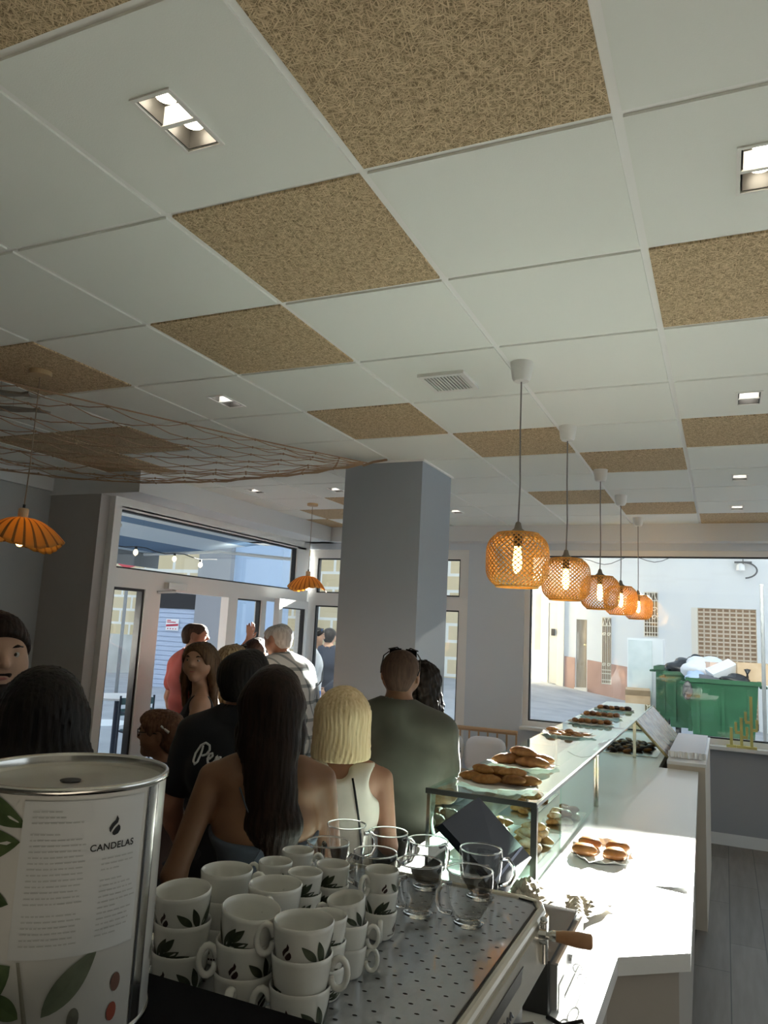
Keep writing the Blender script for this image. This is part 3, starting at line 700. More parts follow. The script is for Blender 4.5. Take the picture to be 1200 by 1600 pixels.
for k, (sp, lab) in enumerate(zip(spots, WL)):
    if k == 0:
        t = thing('woven_pendant', lab, 'pendant lamp', sp, 0, 'woven bamboo pendant lamps in a row')
        sh = MB(); weave(sh, 34, .31, 1, .0, .0031); weave(sh, 34, .31, -1, .0012, .0031)
        so = sh.build('lamp_shade', bamboo, t, fixn=False)
        md = so.modifiers.new('thick', 'SOLIDIFY'); md.thickness = .0016
        for u, rr in ((0., .0045), (1., .004)):
            r, z = barrel(u); b = MB(); b.tube([((r)*math.cos(a), (r)*math.sin(a), z) for a in [2*math.pi*i/40 for i in range(40)]], rr, 6, closed=True); b.build('rim_hoop', bamboo, so, True)
        b = MB(); b.lathe([(.078, HB), (.05, HB+.004), (.03, HB+.010), (.016, HB+.022), (.010, HB+.045), (.004, HB+.05)], 20); b.build('shade_cap', mat('cap_brown', (.22, .19, .15), .5), t, True)
        b = MB(); b.lathe([(.016, HB-.05), (.018, HB)], 14); b.build('lamp_holder', mat('holder_black', (.03, .03, .03), .5), t)
        b = MB(); b.lathe([(.006, HB-.155), (.014, HB-.145), (.019, HB-.115), (.015, HB-.075), (.013, HB-.05)], 14); b.build('bulb', bulb_warm, t, True)
        H_ = ZC-sp[2]
        b = MB(); b.tube([(0, 0, HB+.045), (.004, 0, HB+.2), (.0, 0, H_-.3), (0, 0, H_-.07)], .0035, 6); b.build('cord', cordm, t)
        b = MB(); b.lathe([(.0, H_-.082), (.030, H_-.080), (.038, H_-.068), (.043, H_-.03), (.046, H_-.0005)], 24); b.build('ceiling_canopy', canopy_m, t, True, angle=50)
        proto = t
    else:
        o = dup(proto, sp, .37*k, lab)

# wavy raffia pendants on the left
raff = mat('raffia', (.60, .36, .12), .6, noise=(3, (.44, .24, .07), .35, .65, (1, 1, 1)))
def raffia_shade(R0, H0, n=96):
    b = MB(); vs = []; fs = []
    rows = 16
    for j in range(rows+1):
        u = j/rows
        for i in range(n):
            a = 2*math.pi*i/n
            r = .022+(R0-.022)*u**.85
            z = -H0*(u**1.7)*.9+u*u*.022*math.sin(3*a+.6)-(.012*u if False else 0)
            pl_ = .0025*math.sin(i*math.pi*.5)*u
            r2 = r+(.012*math.sin(3*a+2.0)*u*u); z += pl_
            vs.append((r2*math.cos(a), r2*math.sin(a), z))
    for j in range(rows):
        for i in range(n): fs.append((j*n+i, j*n+(i+1) % n, (j+1)*n+(i+1) % n, (j+1)*n+i))
    b.add(vs, fs); return b
def wavy(loc, zs, lab, rz, scale=1., on=True):
    t = thing('raffia_pendant', lab, 'pendant lamp', (loc[0], loc[1], zs), rz, 'wavy raffia pendant lamps')
    b = raffia_shade(.185*scale, .135*scale); b.mi = [1 if (i % 4 == 1) else 0 for i in range(len(b.f))]; so = b.build('lamp_shade', [raff, mat('raffia_dark', (.26, .12, .03), .6)], t, True, fixn=False)
    md = so.modifiers.new('thick', 'SOLIDIFY'); md.thickness = .002
    b = MB(); b.lathe([(.022, -.01), (.022, .04), (.018, .045)], 18); b.build('wooden_cap', mat('pale_wood', (.58, .42, .25), .5), t)
    b = MB(); b.lathe([(.006, .045), (.006, .062)], 8); b.build('cord_grip', dark_gasket, t)
    H_ = ZC-zs
    b = MB(); b.tube([(0, 0, .05), (.003, .002, .25), (0, 0, H_-.03)], .0028, 6); b.build('cord', mat('brown_cord', (.24, .18, .12), .6), t)
    b = MB(); b.lathe([(.0, H_-.022), (.048, H_-.022), (.05, H_-.018), (.05, H_-.0005)], 24); b.build('ceiling_canopy', mat('canopy_wood', (.50, .36, .20), .5), t)
    b = MB(); b.lathe([(.012, -.012), (.014, -.045), (.025, -.085), (.023, -.108), (.009, -.126), (.002, -.128)], 14); b.build('bulb', bulb_warm, t, True)
    return t
wavy((-2.868, 2.393), 2.145, 'wavy rimmed raffia pendant glowing at the left edge, hung from a cork-coloured panel', R(20))
wavy((-3.44, 5.972), 2.165, 'small wavy raffia pendant hanging between the doorway and the grey pillar', R(75), .95)
nt = raff.node_tree; pb = nt.nodes['Principled BSDF']; tl = nt.nodes.new('ShaderNodeBsdfTranslucent'); tl.inputs[0].default_value = (.75, .45, .14, 1)
mxs = nt.nodes.new('ShaderNodeMixShader'); mxs.inputs[0].default_value = .6; mo = nt.nodes['Material Output']
nt.links.new(pb.outputs[0], mxs.inputs[1]); nt.links.new(tl.outputs[0], mxs.inputs[2]); nt.links.new(mxs.outputs[0], mo.inputs[0])
# grey paper plates hung at the far left near the net
for k, (x, y, z, lab) in enumerate(((-3.13, 2.47, 2.765, 'upper grey-brown ray-shaped decoration hung over the net at the left edge'), (-3.22, 2.62, 2.735, 'lower grey-brown fish-shaped decoration hung under the other at the left edge'))):
    b = MB(); b.slab([(-.22, -.02, 0), (-.05, -.05, .0), (.05, -.02, 0), (.10, -.055, 0), (.085, .0, 0), (.11, .05, 0), (.04, .02, 0), (-.06, .05, 0), (-.22, .02, 0)], (0, 0, .012)); b.tube([(-.06, 0, .012), (-.06, 0, ZC-z)], .0012, 4)
    o = b.build('hanging_fish', mat('driftwood', (.27, .25, .21), .8), loc=(x, y, z)); o.rotation_euler = (R(4), 0, R(25)); tag(o, lab, 'decoration', 'hung fish decorations')

# fishing net slung under the ceiling
netm = mat('net_twine', (.36, .24, .15), .9)
net = thing('fishing_net', 'brown knotted fishing net slung below the ceiling from the pillar to the left', 'net', (-2.2, 4.4, 2.80))
tip = Vector((-2.12, 4.40, 2.806))
def net_pt(u, v):
    """u 0 at the hook .. 1 far left, v across"""
    L0 = Vector((-3.15, 1.75, 2.75)); L1 = Vector((-4.50, 3.35, 2.68))
    e = L0.lerp(L1, v)
    p = tip.lerp(e, u)
    wdt = math.sin(math.pi*v)
    sag = .09*math.sin(math.pi*min(1, u*1.02))*(.35+.9*wdt)+.05*u*wdt
    fold = .03*math.sin(v*23)*u*(v > .55)
    bow = Vector((-.25, .35, 0))*math.sin(math.pi*u)*(v-.3)*.55
    return p+bow+Vector((0, 0, -sag+fold-.055*(v*v)*math.sin(math.pi*u)))-Vector((-2.2, 4.4, 2.80))
nr_ = random.Random(3); nu, nv = 13, 10
J = {(i, j): net_pt(.02+.98*i/nu, min(1, max(0, (j+(0.5 if i % 2 else 0))/nv)))+Vector((nr_.uniform(-1, 1)*.012, nr_.uniform(-1, 1)*.012, nr_.uniform(-1, 1)*.010))*(i > 1) for i in range(nu+1) for j in range(nv+1)}
b = MB(); kn = MB()
for i in range(nu):
    for j in range(nv+1):
        p = J[i, j]
        nb = [(i+1, j)] + ([(i+1, j+1)] if i % 2 else [(i+1, j-1)])
        for q in nb:
            if q in J:
                mid = (p+J[q])/2+Vector((0, 0, -.006-.006*nr_.random()))
                b.tube([p, mid, J[q]], .0028, 4, cap=False)
        if i > 0: kn.ball(p, .0075, 6, 4)
b.build('mesh_twine', netm, net)
kn.build('twine_knots', netm, net)['kind'] = 'stuff'
for v in (0., 1.):
    e = MB(); e.tube([net_pt(u/24, v) for u in range(25)], .0042, 5); e.build('edge_rope', netm, net)
e = MB(); h = tip-Vector((-2.2, 4.4, 2.80)); e.tube([h+Vector((-.05, 0, -.012)), h+Vector((.03, -.02, .004)), h+Vector((.14, -.04, .010))], .008, 6); e.build('tied_end', netm, net)
# ------------------------------------------------------------------ counter and display case
ZT = .94
ctop_m = mat('counter_white', (.80, .80, .79), .28, coat=.2)
cbody_m = mat('counter_body', (.42, .38, .33), .6)
cn = thing('counter', 'long white counter running from the espresso machine to the big window', 'counter', (0, 0, 0))
fp = [(-1.06, .30), (-.262, .30), (-.262, 2.15), (-.095, 2.28), (-.165, 5.33), (-.40, 5.34), (-.40, 7.15), (-1.06, 7.15)]
b = MB(); b.prism(fp, ZT-.045, ZT); b.build('worktop', ctop_m, cn)
fb = [(-1.03, .32), (-.29, .32), (-.29, 2.16), (-.125, 2.30), (-.19, 5.31), (-.42, 5.31), (-.42, 7.13), (-1.03, 7.13)]
b = MB(); b.prism(fb, .10, ZT-.045); b.build('cabinet_body', cbody_m, cn)
b = MB(); b.prism([(x*.97-.02, y) for x, y in fb], 0, .10); b.build('plinth', dark_gasket, cn)
# tall unit closing the far end with a wrapped packet on it
eu = thing('end_cabinet', 'plain beige cabinet closing the far staff end of the counter under the window', 'cabinet', (-.26, 6.1, 0))
b = MB(); b.box((-.09, -.74, 0), (.135, .80, .965)); b.build('body', mat('end_cabinet_beige', (.62, .55, .46), .6), eu)
b = MB(); b.box((-.092, -.745, .965), (.14, .805, .985)); b.build('top_panel', ctop_m, eu)
pk = thing('napkin_packet', 'white packet in clear crinkled wrap lying on the beige end cabinet', 'packet', (-.25, 6.1, .9855))
b = MB(); b.box((-.10, -.55, 0), (.115, .60, .035)); b.build('paper_stack', mat('packet_white', (.75, .78, .86), .5), pk)
b = MB()
rr = random.Random(5); n = 26; top = []; bot = []
for i in range(n+1):
    x = -.105+.235*i/n; top.append((x, -.555-.012*rr.random(), .036+.005*rr.random())); bot.append((x, -.575-.02*rr.random(), .001+.004*rr.random()))
b.add(top+bot, [(i, i+1, n+2+i, n+1+i) for i in range(n)])
o = b.build('clear_wrap', mat('clear_wrap', (.85, .85, .86), .15, spec=1.), pk, fixn=False); md = o.modifiers.new('t', 'SOLIDIFY'); md.thickness = .002

case_glass = pane_mat('case_glass', (.86, .96, .93)); chrome = mat('case_chrome', (.62, .62, .60), .16, 1.); dark_metal = mat('case_dark', (.05, .05, .05), .3, .7)
x0, x1, y0, y1, zt = -.955, -.575, 2.58, 7.05, 1.195
dc = thing('display_case', 'long glass pastry display case with chrome posts standing on the white counter', 'display case', (0, 0, 0))
b = MB(); b.box((x0, y0, zt-.008), (x1, y1, zt)); b.build('glass_top', case_glass, dc)
b = MB(); b.box((x0, y0, ZT+.001), (x0+.006, y1, zt-.008)); b.build('front_glass', case_glass, dc)
b = MB(); b.box((x0+.006, y0, ZT+.001), (x1, y0+.006, zt-.008)); b.build('end_glass', case_glass, dc)
b = MB(); b.box((x1-.006, 3.02, ZT+.003), (x1, 3.86, zt-.012)); b.build('sliding_glass', case_glass, dc)
b = MB(); b.box((x0, y1-.006, ZT+.001), (x1, y1, zt-.008)); b.build('far_glass', case_glass, dc)
b = MB(); b.box((x0-.004, y0-.006, zt-.016), (x1+.004, y0+.004, zt+.001)); b.build('dark_edge_rail', dark_metal, dc)
b = MB(); b.box((x1-.006, y0, zt-.016), (x1+.006, y1, zt-.004)); b.build('top_rail', chrome, dc)
for k, (px, py, w) in enumerate(((x1-.004, y0+.006, .010), (x1-.002, 3.90, .012), (x0+.006, y0+.006, .006), (x1-.002, 5.62, .010), (x0+.006, 4.8, .006))):
    b = MB(); b.box((px-w, py-w, ZT+.001), (px+w, py+w, zt-.016)); b.build('post', chrome if k else dark_metal, dc)
# far section with a sloping service panel
b = MB(); b.slab([(x1-.004, 5.66, zt-.012), (x1-.004, 7.04, zt-.012), (-.375, 7.04, ZT+.012), (-.355, 5.66, ZT+.012)], (.006, 0, .008)); b.build('sloping_panel', mat('panel_painted_reflection', (.25, .19, .16), .22, noise=(14, (.38, .33, .29), .4, .62)), dc)  # mottled brown is the panel's reflection, put into its colour
for pr2 in (((x1, 5.64, zt-.01), (-.352, 5.64, ZT+.010)), ((x1, 7.05, zt-.01), (-.372, 7.05, ZT+.010))):
    b = MB(); b.tube(pr2, .010, 6); b.build('sloping_rail', mat('case_gold', (.55, .45, .24), .2, 1.), dc)

# ---- baked goods
def bake(name, c1, c2, sc=40): return mat(name, c1, .5, noise=(sc, c2, .35, .65), bump=(90, .4, .002))
crust = bake('crust_brown', (.30, .125, .03), (.46, .24, .075)); crust_d = bake('crust_dark', (.20, .075, .02), (.33, .15, .045)); crust_p = bake('crust_pale', (.38, .21, .07), (.50, .32, .13)); choco = bake('chocolate_glaze', (.030, .014, .009), (.06, .03, .02)); cooky = bake('cookie_tan', (.40, .20, .07), (.55, .34, .16)); dusted = bake('sugar_dusted', (.48, .30, .14), (.75, .68, .58), 25)
def mesh_of(o): me = o.data; bpy.data.objects.remove(o); return me
def croissant():
    b = MB(); n = 17; path = []; rs = []
    for i in range(n):
        t = -1+2*i/(n-1); a = t*1.15; path.append((math.sin(a)*.040, -math.cos(a)*.030+.02, .017-.004*abs(t))); rs.append(.0035+.0145*(1-abs(t)**1.6)*(1+.10*math.cos(i*math.pi)))
    return mesh_of(b.tube(path, rs, 12).build('croissant', crust, smooth=True))
def long_roll(L=.115, r=.021):
    b = MB(); n = 15; path = []; rs = []
    for i in range(n):
        t = -1+2*i/(n-1); path.append((t*L/2, .004*math.sin(t*2), r*.75)); rs.append(r*(.22+.78*(1-abs(t)**2.6))*(1+.05*math.sin(i*2.1)))
    b.tube(path, rs, 12)
    for i, v in enumerate(b.v): b.v[i] = (v[0], v[1]*1.25, max(0, v[2]*.9))
    return mesh_of(b.build('pastry', crust, smooth=True))
def bun(r=.042, h=.034):
    b = MB(); b.lathe([(.0, .0), (r*.75, .001), (r*.98, h*.35), (r*.93, h*.62), (r*.66, h*.92), (r*.3, h), (.0, h*1.01)], 20)
    rr = random.Random(2)
    for i, v in enumerate(b.v): k = 1+.03*math.sin(3*math.atan2(v[1], v[0])+1); b.v[i] = (v[0]*k*1.12, v[1]*k, v[2])
    return mesh_of(b.build('bun', crust, smooth=True))
def cookie(r=.028, h=.012):
    b = MB(); b.lathe([(.0, 0), (r*.9, 0), (r, h*.4), (r*.85, h*.85), (r*.4, h), (0, h)], 16, wob=lambda a, j: 1+.05*math.sin(5*a)); return mesh_of(b.build('cookie', cooky, smooth=True))
def empanada(r=.05):
    b = MB(); n = 14; vs = [];
    for j in range(6):
        v = j/5; 
        for i in range(n+1):
            a = math.pi*i/n; rr_ = r*(1-.93*v); vs.append((rr_*math.cos(a)*1.1, rr_*math.sin(a)*(.9-.1*v)+.012*v, .003+.024*math.sin(v*math.pi/2)+.002*math.sin(i*2.4)*(1-v)))
    fs = [(j*(n+1)+i, j*(n+1)+i+1, (j+1)*(n+1)+i+1, (j+1)*(n+1)+i) for j in range(5) for i in range(n)]
    base = len(vs); vs += [(x, y, 0) for x, y, z in vs[:n+1]]
    fs += [(i, base+i, base+i+1, i+1) for i in range(n)]+[tuple(base+i for i in range(n+1))]
    vs2 = [vs[j*(n+1)] for j in range(6)]; 
    fs += [tuple([j*(n+1) for j in range(6)][::-1]+[j*(n+1)+n for j in range(6)])+()] if False else []
    fs += [tuple([base]+[j*(n+1) for j in range(6)]+[j*(n+1)+n for j in range(5, -1, -1)]+[base+n])]
    return mesh_of(b.add(vs, fs).build('empanada', crust, smooth=True))
ME = dict(croissant=croissant(), pastry=long_roll(), bun=bun(), cookie=cookie(), empanada=empanada(), fritter=long_roll(.085, .017))
CATN = dict(croissant='croissant', pastry='pastry', bun='bun', cookie='cookie', empanada='empanada', fritter='pastry')
MESHM = {}
def food(kind, m, loc, rot, label, group, s=1.):
    key = (kind, m.name)
    if key not in MESHM:
        me = ME[kind].copy(); me.materials.clear(); me.materials.append(m); MESHM[key] = me
    o = bpy.data.objects.new(kind if kind != 'fritter' else 'pastry', MESHM[key]); COL.objects.link(o); o.location = loc; o.rotation_euler = rot; o.scale = (s, s, s)
    return tag(o, label, CATN[kind], group)
paper_m = mat('paper_doily', (.80, .79, .76), .7)
def doily(loc, rx, ry, label, seed=0, m=paper_m, rise=.010):
    rr = random.Random(seed); n = 40; b = MB()
    w = [rr.uniform(.9, 1.08) for _ in range(n)]; hz = [rr.uniform(.2, 1.3) for _ in range(n)]
    vs = [(0, 0, .0025)]
    for k, (f, z) in enumerate(((.6, .0025), (.85, .003), (1., 1.))):
        for i in range(n):
            a = 2*math.pi*i/n; q = f*(w[i] if k == 2 else 1); vs.append((rx*q*math.cos(a), ry*q*math.sin(a), rise*hz[i] if k == 2 else z))
    fs = [(0, 1+i, 1+(i+1) % n) for i in range(n)]
    for k in range(2): fs += [(1+k*n+i, 1+(k+1)*n+i, 1+(k+1)*n+(i+1) % n, 1+k*n+(i+1) % n) for i in range(n)]
    b.add(vs, fs); o = b.build('paper_plate', m, loc=loc, smooth=False, fixn=False); md = o.modifiers.new('t', 'SOLIDIFY'); md.thickness = .0015; md.offset = 1.
    return tag(o, label, 'plate', 'paper plates of pastries')
zc_ = zt+.0004
# plates on the glass top, nearest first
tops = [((-.765, 2.79), .145, .115, 'nearest paper plate on the glass case top, under long golden pastries'),
        ((-.785, 3.27), .145, .12, 'second paper plate on the glass case top, under pointed brown pastries'),
        ((-.815, 4.42), .15, .14, 'third paper plate on the glass case top, under reddish cookies'),
        ((-.79, 5.10), .145, .13, 'fourth paper plate on the glass case top, third from the far end'),
        ((-.80, 5.62), .145, .13, 'fifth paper plate on the glass case top, second from the far end'),
        ((-.79, 6.22), .145, .14, 'farthest paper plate on the glass case top by the window')]
ORD = ['first', 'second', 'third', 'fourth', 'fifth', 'sixth', 'seventh', 'eighth', 'ninth', 'tenth']
for k, ((cx, cy), rx, ry, lab) in enumerate(tops): doily((cx, cy, zc_), rx, ry, lab, k)
zp = zc_+.0045
for i in range(7):
    food('pastry', crust_d if i % 2 else crust, (-.862+.033*i, 2.80+.035*math.sin(i*2.2), zp+.001+.010*(i % 2)), (0, R(-6), R(-12+rng.uniform(-22, 22))), '%s long golden pastry from the left on the nearest glass-top plate' % ORD[i], 'long pastries on the nearest plate', rng.uniform(.92, 1.05))
for i in range(3):
    food('pastry', crust, (-.82+.055*i, 2.80, zp+.030), (0, 0, R(-35+30*i)), '%s upper long pastry lying across the nearest glass-top plate, from the left' % ORD[i], 'upper pastries on the nearest plate', .9)
for i, (dx, dy, rz, dz) in enumerate(((-.06, -.02, 35, 0), (.05, -.045, -10, 0), (.05, .045, 15, 0), (-.02, .06, 50, 0), (.0, .0, -35, .03))):
    food('pastry', crust_d if i != 2 else crust, (-.785+dx, 3.27+dy, zp+dz), (0, 0, R(rz)), ['left pointed brown pastry on the second glass-top plate', 'front right pointed brown pastry on the second glass-top plate', 'rear right brown pastry on the second glass-top plate', 'rear pointed pastry on the second glass-top plate', 'uppermost brown pastry lying across the second glass-top plate'][i], 'pointed pastries on the second plate', 1.25)
for i in range(9):
    a = i*2.399; q = .095*math.sqrt((i+.5)/9)
    food('cookie', cooky if i % 3 else crust, (-.815+q*math.cos(a)*1.1, 4.42+q*math.sin(a), zp), (R(rng.uniform(-6, 6)), R(rng.uniform(-6, 6)), i), 'flat reddish cookie on the third glass-top plate, sunlit and loosely scattered', 'cookies on the third plate')
for i in range(2):
    food('fritter', crust, (-.90+.10*i, 4.42-.03*i, zp+.012), (0, 0, R(25+30*i)), ['dark stick pastry at the left on the plate of cookies', 'dark stick pastry lying over the middle of the cookies'][i], 'stick pastries on the third plate', .8)
for pk_, ((cx, cy), nm) in enumerate((((-.79, 5.10), 'fourth'), ((-.80, 5.62), 'fifth'), ((-.79, 6.22), 'sixth, farthest'))):
    for i in range(6):
        food('fritter', (choco if pk_ == 2 and i % 2 else crust_d) if i % 2 else crust, (cx-.10+.04*i, cy+.02*math.sin(i*3), zp+.001), (0, 0, R(90+rng.uniform(-25, 25))), '%s dark pastry from the left on the %s glass-top plate' % (ORD[i], nm), 'dark pastries on the %s plate' % nm, rng.uniform(.95, 1.15))
# goods inside the case
tray_m = mat('steel_tray', (.6, .6, .58), .25, 1.)
def tray(loc, sx_, sy_, lab, grp='metal trays inside the case'):
    b = MB(); b.rbox((-sx_, -sy_, 0), (sx_, sy_, .003), .015); 
    o = b.build('tray', tray_m, loc=loc); return tag(o, lab, 'tray', grp)
zi = ZT+.0012
def heap(kind, ms, cx, cy, rx, ry, n, layers, dz, label, group, s=1.):
    k = 0
    for L_ in range(layers):
        m_ = int(n*(1-.33*L_)); 
        for i in range(m_):
            a = i*2.399+L_; q = math.sqrt((i+.5)/m_)*(1-.22*L_)
            food(kind, ms[k % len(ms)], (cx+rx*q*math.cos(a), cy+ry*q*math.sin(a), zi+.0045+dz*L_), (R(rng.uniform(-12, 12)), R(rng.uniform(-12, 12)), rng.uniform(0, 6.28)), label, group, s*rng.uniform(.92, 1.08)); k += 1
tray((-.855, 3.00, zi), .075, .30, 'steel tray of croissants behind the front glass of the case, nearest the glass mugs')
heap('croissant', [dusted, crust], -.855, 3.00, .055, .26, 13, 3, .024, 'small sugar-dusted croissant heaped behind the front glass of the case', 'croissants in the front heap', 1.0)
tray((-.69, 3.02, zi), .075, .24, 'steel tray of curled pastries in the middle of the case near its end glass')
heap('croissant', [crust_p, dusted], -.69, 3.02, .055, .20, 12, 3, .022, 'pale curled pastry heaped in the middle of the case near its end glass', 'curled pastries in the middle heap', .95)
tray((-.665, 3.52, zi), .075, .20, 'steel tray of glossy brown rolls beside the chrome post')
heap('bun', [crust_d, crust, dusted], -.665, 3.52, .05, .16, 10, 2, .026, 'small glossy brown roll heaped beside the chrome post of the case', 'brown rolls by the chrome post', .62)
tray((-.86, 3.75, zi), .075, .32, 'steel tray of rolls behind the front glass, farther than the croissants')
heap('bun', [crust, crust_p], -.86, 3.75, .05, .26, 11, 1, .026, 'golden roll in the tray behind the front glass farther than the croissants', 'golden rolls behind the front glass', .62)
tray((-.66, 6.10, zi), .22, .36, 'dark loaded tray under the sloping panel at the far end of the case')
heap('bun', [choco, choco, crust_d], -.68, 6.10, .19, .31, 30, 1, .028, 'dark chocolate-glazed bun under the sloping panel at the far end', 'chocolate buns under the sloping panel', .72)
heap('cookie', [dusted], -.66, 6.10, .15, .25, 9, 1, .0, 'white dusted biscuit among the chocolate buns at the far end', 'white biscuits under the sloping panel', .85)
for o in COL.objects:
    if o.get('group') == 'white biscuits under the sloping panel': o.location.z += .031
# four shiny buns on the sunny side of the counter
doily((-.435, 3.08, ZT+.0005), .115, .16, 'paper plate with four glossy buns on the open counter beside the case', 31, rise=.016)
BL = ['front left glossy brown bun on the counter plate', 'front right glossy brown bun on the counter plate', 'rear left glossy brown bun on the counter plate', 'rear right glossy brown bun on the counter plate']
gl = mat('glazed_bun', (.30, .11, .025), .18, noise=(20, (.42, .19, .05), .4, .7), coat=.6)
for i, (dx, dy) in enumerate(((-.055, -.055), (.055, -.045), (-.05, .055), (.05, .06))): food('bun', gl, (-.435+dx, 3.08+dy, ZT+.0055), (0, 0, i*1.3), BL[i], 'glossy buns on the counter plate', 1.05)
# crumpled printed paper by the screen
crum = mat('printed_paper', (.36, .32, .25), .8, noise=(60, (.27, .23, .18), .52, .6))
def crumple(loc, sx_, sy_, h, seed, label, rz=0):
    rr = random.Random(seed); n = 14; vs = []
    ph = [(rr.uniform(1.5, 5.5), rr.uniform(1.5, 5.5), rr.uniform(0, 6)) for _ in range(7)]
    for j in range(n+1):
        for i in range(n+1):
            u, v = i/n*2-1, j/n*2-1
            z = sum(abs(math.sin(u*a+v*b_+c)) for a, b_, c in ph)/7
            e = max(abs(u), abs(v)); vs.append((u*sx_*(1+.05*math.sin(v*7)), v*sy_*(1+.06*math.sin(u*6)), .002+h*z*(1.2-e*.9)+rr.uniform(0, .002)))
    b = MB(); b.add(vs, [(j*(n+1)+i, j*(n+1)+i+1, (j+1)*(n+1)+i+1, (j+1)*(n+1)+i) for j in range(n) for i in range(n)])
    o = b.build('wrapping_paper', crum, loc=loc, fixn=False); o.rotation_euler = (0, 0, rz); md = o.modifiers.new('t', 'SOLIDIFY'); md.thickness = .001; md.offset = 1
    return tag(o, label, 'paper', 'crumpled wrapping papers')
crumple((-.575, 2.475, ZT+.001), .055, .085, .060, 1, 'crumpled printed paper bag on the counter just right of the screen', .4)
crumple((-.43, 2.42, ZT+.001), .085, .13, .036, 2, 'large crumpled printed sheet on the counter behind the black cash box', -.3)
b = MB(); b.slab([(-.05, -.03, .002), (.05, -.02, .010), (.04, .03, .002), (-.06, .02, .006)], (0, 0, .001)); tag(b.build('receipt', mat('receipt_white', (.8, .8, .8), .6), loc=(-.17, 2.83, ZT)), 'curled white receipt slip at the sunny right edge of the counter', 'receipt')

# point-of-sale screen
ps = thing('cash_screen', 'black tilted cash register screen standing on the counter at the end of the case', 'screen', (-.62, 2.22, ZT+.0005))
A, B_, C_, D_ = [Vector(p)-Vector((-.62, 2.22, ZT+.0005)) for p in ((-.678, 1.954, 1.2445), (-.687, 2.309, 1.2475), (-.566, 2.496, 1.048), (-.547, 2.122, 1.048))]
nrm = (B_-A).cross(D_-A).normalized(); nrm = nrm if nrm.x > 0 else -nrm
scr = mat('screen_black', (.008, .009, .014), .55, spec=.2)
b = MB(); b.slab([A, B_, C_, D_], nrm*-.022); b.build('screen', scr, ps)
b = MB(); q = lambda u, v: A.lerp(B_, u).lerp(D_.lerp(C_, u), v)+nrm*.0008
b.slab([q(.0, .80), q(1, .80), q(1, .83), q(0, .83)], nrm*.001); b.build('bezel_line', mat('bezel_blue', (.06, .07, .13), .3), ps)
b = MB(); b.box((-.08, -.10, 0), (.07, .20, .018)); b.box((-.03, -.02, .018), (.02, .10, .095)); b.build('stand', scr, ps)
# cash drawer with keys
cd = thing('cash_box', 'low black metal cash box on the counter beside the espresso machine', 'cash box', (-.52, 1.93, ZT+.0005))
b = MB(); b.rbox((-.18, -.175, 0), (.165, .175, .108), .006); b.build('drawer_case', mat('drawer_black', (.035, .036, .038), .32), cd)
b = MB(); b.box((.165, -.165, .010), (.180, .165, .100)); dfm = b.build('drawer_front', mat('drawer_grey', (.25, .25, .25), .35, .3), cd)
b = MB(); b.box((.176, -.165, .100), (.182, .165, .104)); b.build('front_lip', mat('steel'), cd)
b = MB(); b.tube([(.18, -.02, .06), (.187, -.02, .06)], .012, 12); b.build('lock', mat('steel'), cd)
b = MB(); b.box((.1805, -.15, .002), (.1815, -.09, .055)); b.build('paper_slip', mat('receipt_white'), cd)
ky = thing('key_ring', 'small bunch of steel keys hanging from the lock of the low black cash box', 'keys', (-.325, 1.905, ZT+.06))
for k in range(2):
    b = MB(); b.tube([(.004+.011*k+.010*math.sin(t), -.004*k, -.012-.018*k-.010*math.cos(t)) for t in [i*.45 for i in range(14)]], .0016, 5, closed=True); b.build('ring', mat('steel'), ky)
b = MB(); b.box((.012, -.006, -.058), (.0145, .006, -.040)); b.box((.0122, -.002, -.075), (.0143, .002, -.058)); b.build('key', mat('steel'), ky)
b = MB(); b.tube([(-.355, 1.74, ZT+.006), (-.32, 1.72, ZT+.006), (-.285, 1.76, ZT+.006), (-.268, 1.72, ZT+.006), (-.266, 1.60, ZT+.006), (-.28, 1.4, ZT+.006)], .005, 8)
tag(b.build('power_cable', mat('cable_black', (.012, .012, .013), .4), smooth=True), 'black cable looping over the counter edge below the cash box', 'cable')

# bamboo bench with cushions under the window
cane = mat('cane', (.46, .30, .17), .5)
be = thing('cane_bench', 'low cane bench with slatted back against the wall below the big window', 'bench', (-2.25, 7.25, 0))
b = MB(); b.tube([(-.55, .12, .80), (.42, .12, .80)], .022, 8); b.build('top_rail', cane, be)
for k in range(11):
    b = MB(); x = -.53+.094*k; b.tube([(x, .12, .42), (x, .12, .80)], .010, 6); b.build('back_spindle', cane, be)
b = MB(); b.box((-.56, -.42, .36), (.43, .14, .41)); b.build('seat', cane, be)
for sx_ in (-.53, .40):
    for sy_ in (-.39, .11): b = MB(); b.tube([(sx_, sy_, 0), (sx_, sy_, .36)], .022, 8); b.build('leg', cane, be)
def cushion(loc, lab, m, rot):
    b = MB(); b.ball((0, 0, 0), 1, 20, 10)
    for i, v in enumerate(b.v):
        x, y, z = v; f = lambda t: math.copysign(abs(t)**.55, t); b.v[i] = (f(x)*.20, y*.075, f(z)*.17)
    o = b.build('cushion', m, smooth=True, loc=loc); o.rotation_euler = rot; return tag(o, lab, 'cushion', 'cushions on the cane bench')
cushion((-2.10, 7.22, .59), 'large white cushion leaning on the cane bench back at the right', mat('cushion_white', (.72, .73, .75), .8), (R(-14), 0, R(4)))
cushion((-2.50, 7.20, .59), 'white cushion with dark pattern at the left of the cane bench', mat('cushion_pattern', (.65, .67, .70), .8, noise=(14, (.08, .10, .12), .58, .62)), (R(-14), 0, R(-8)))
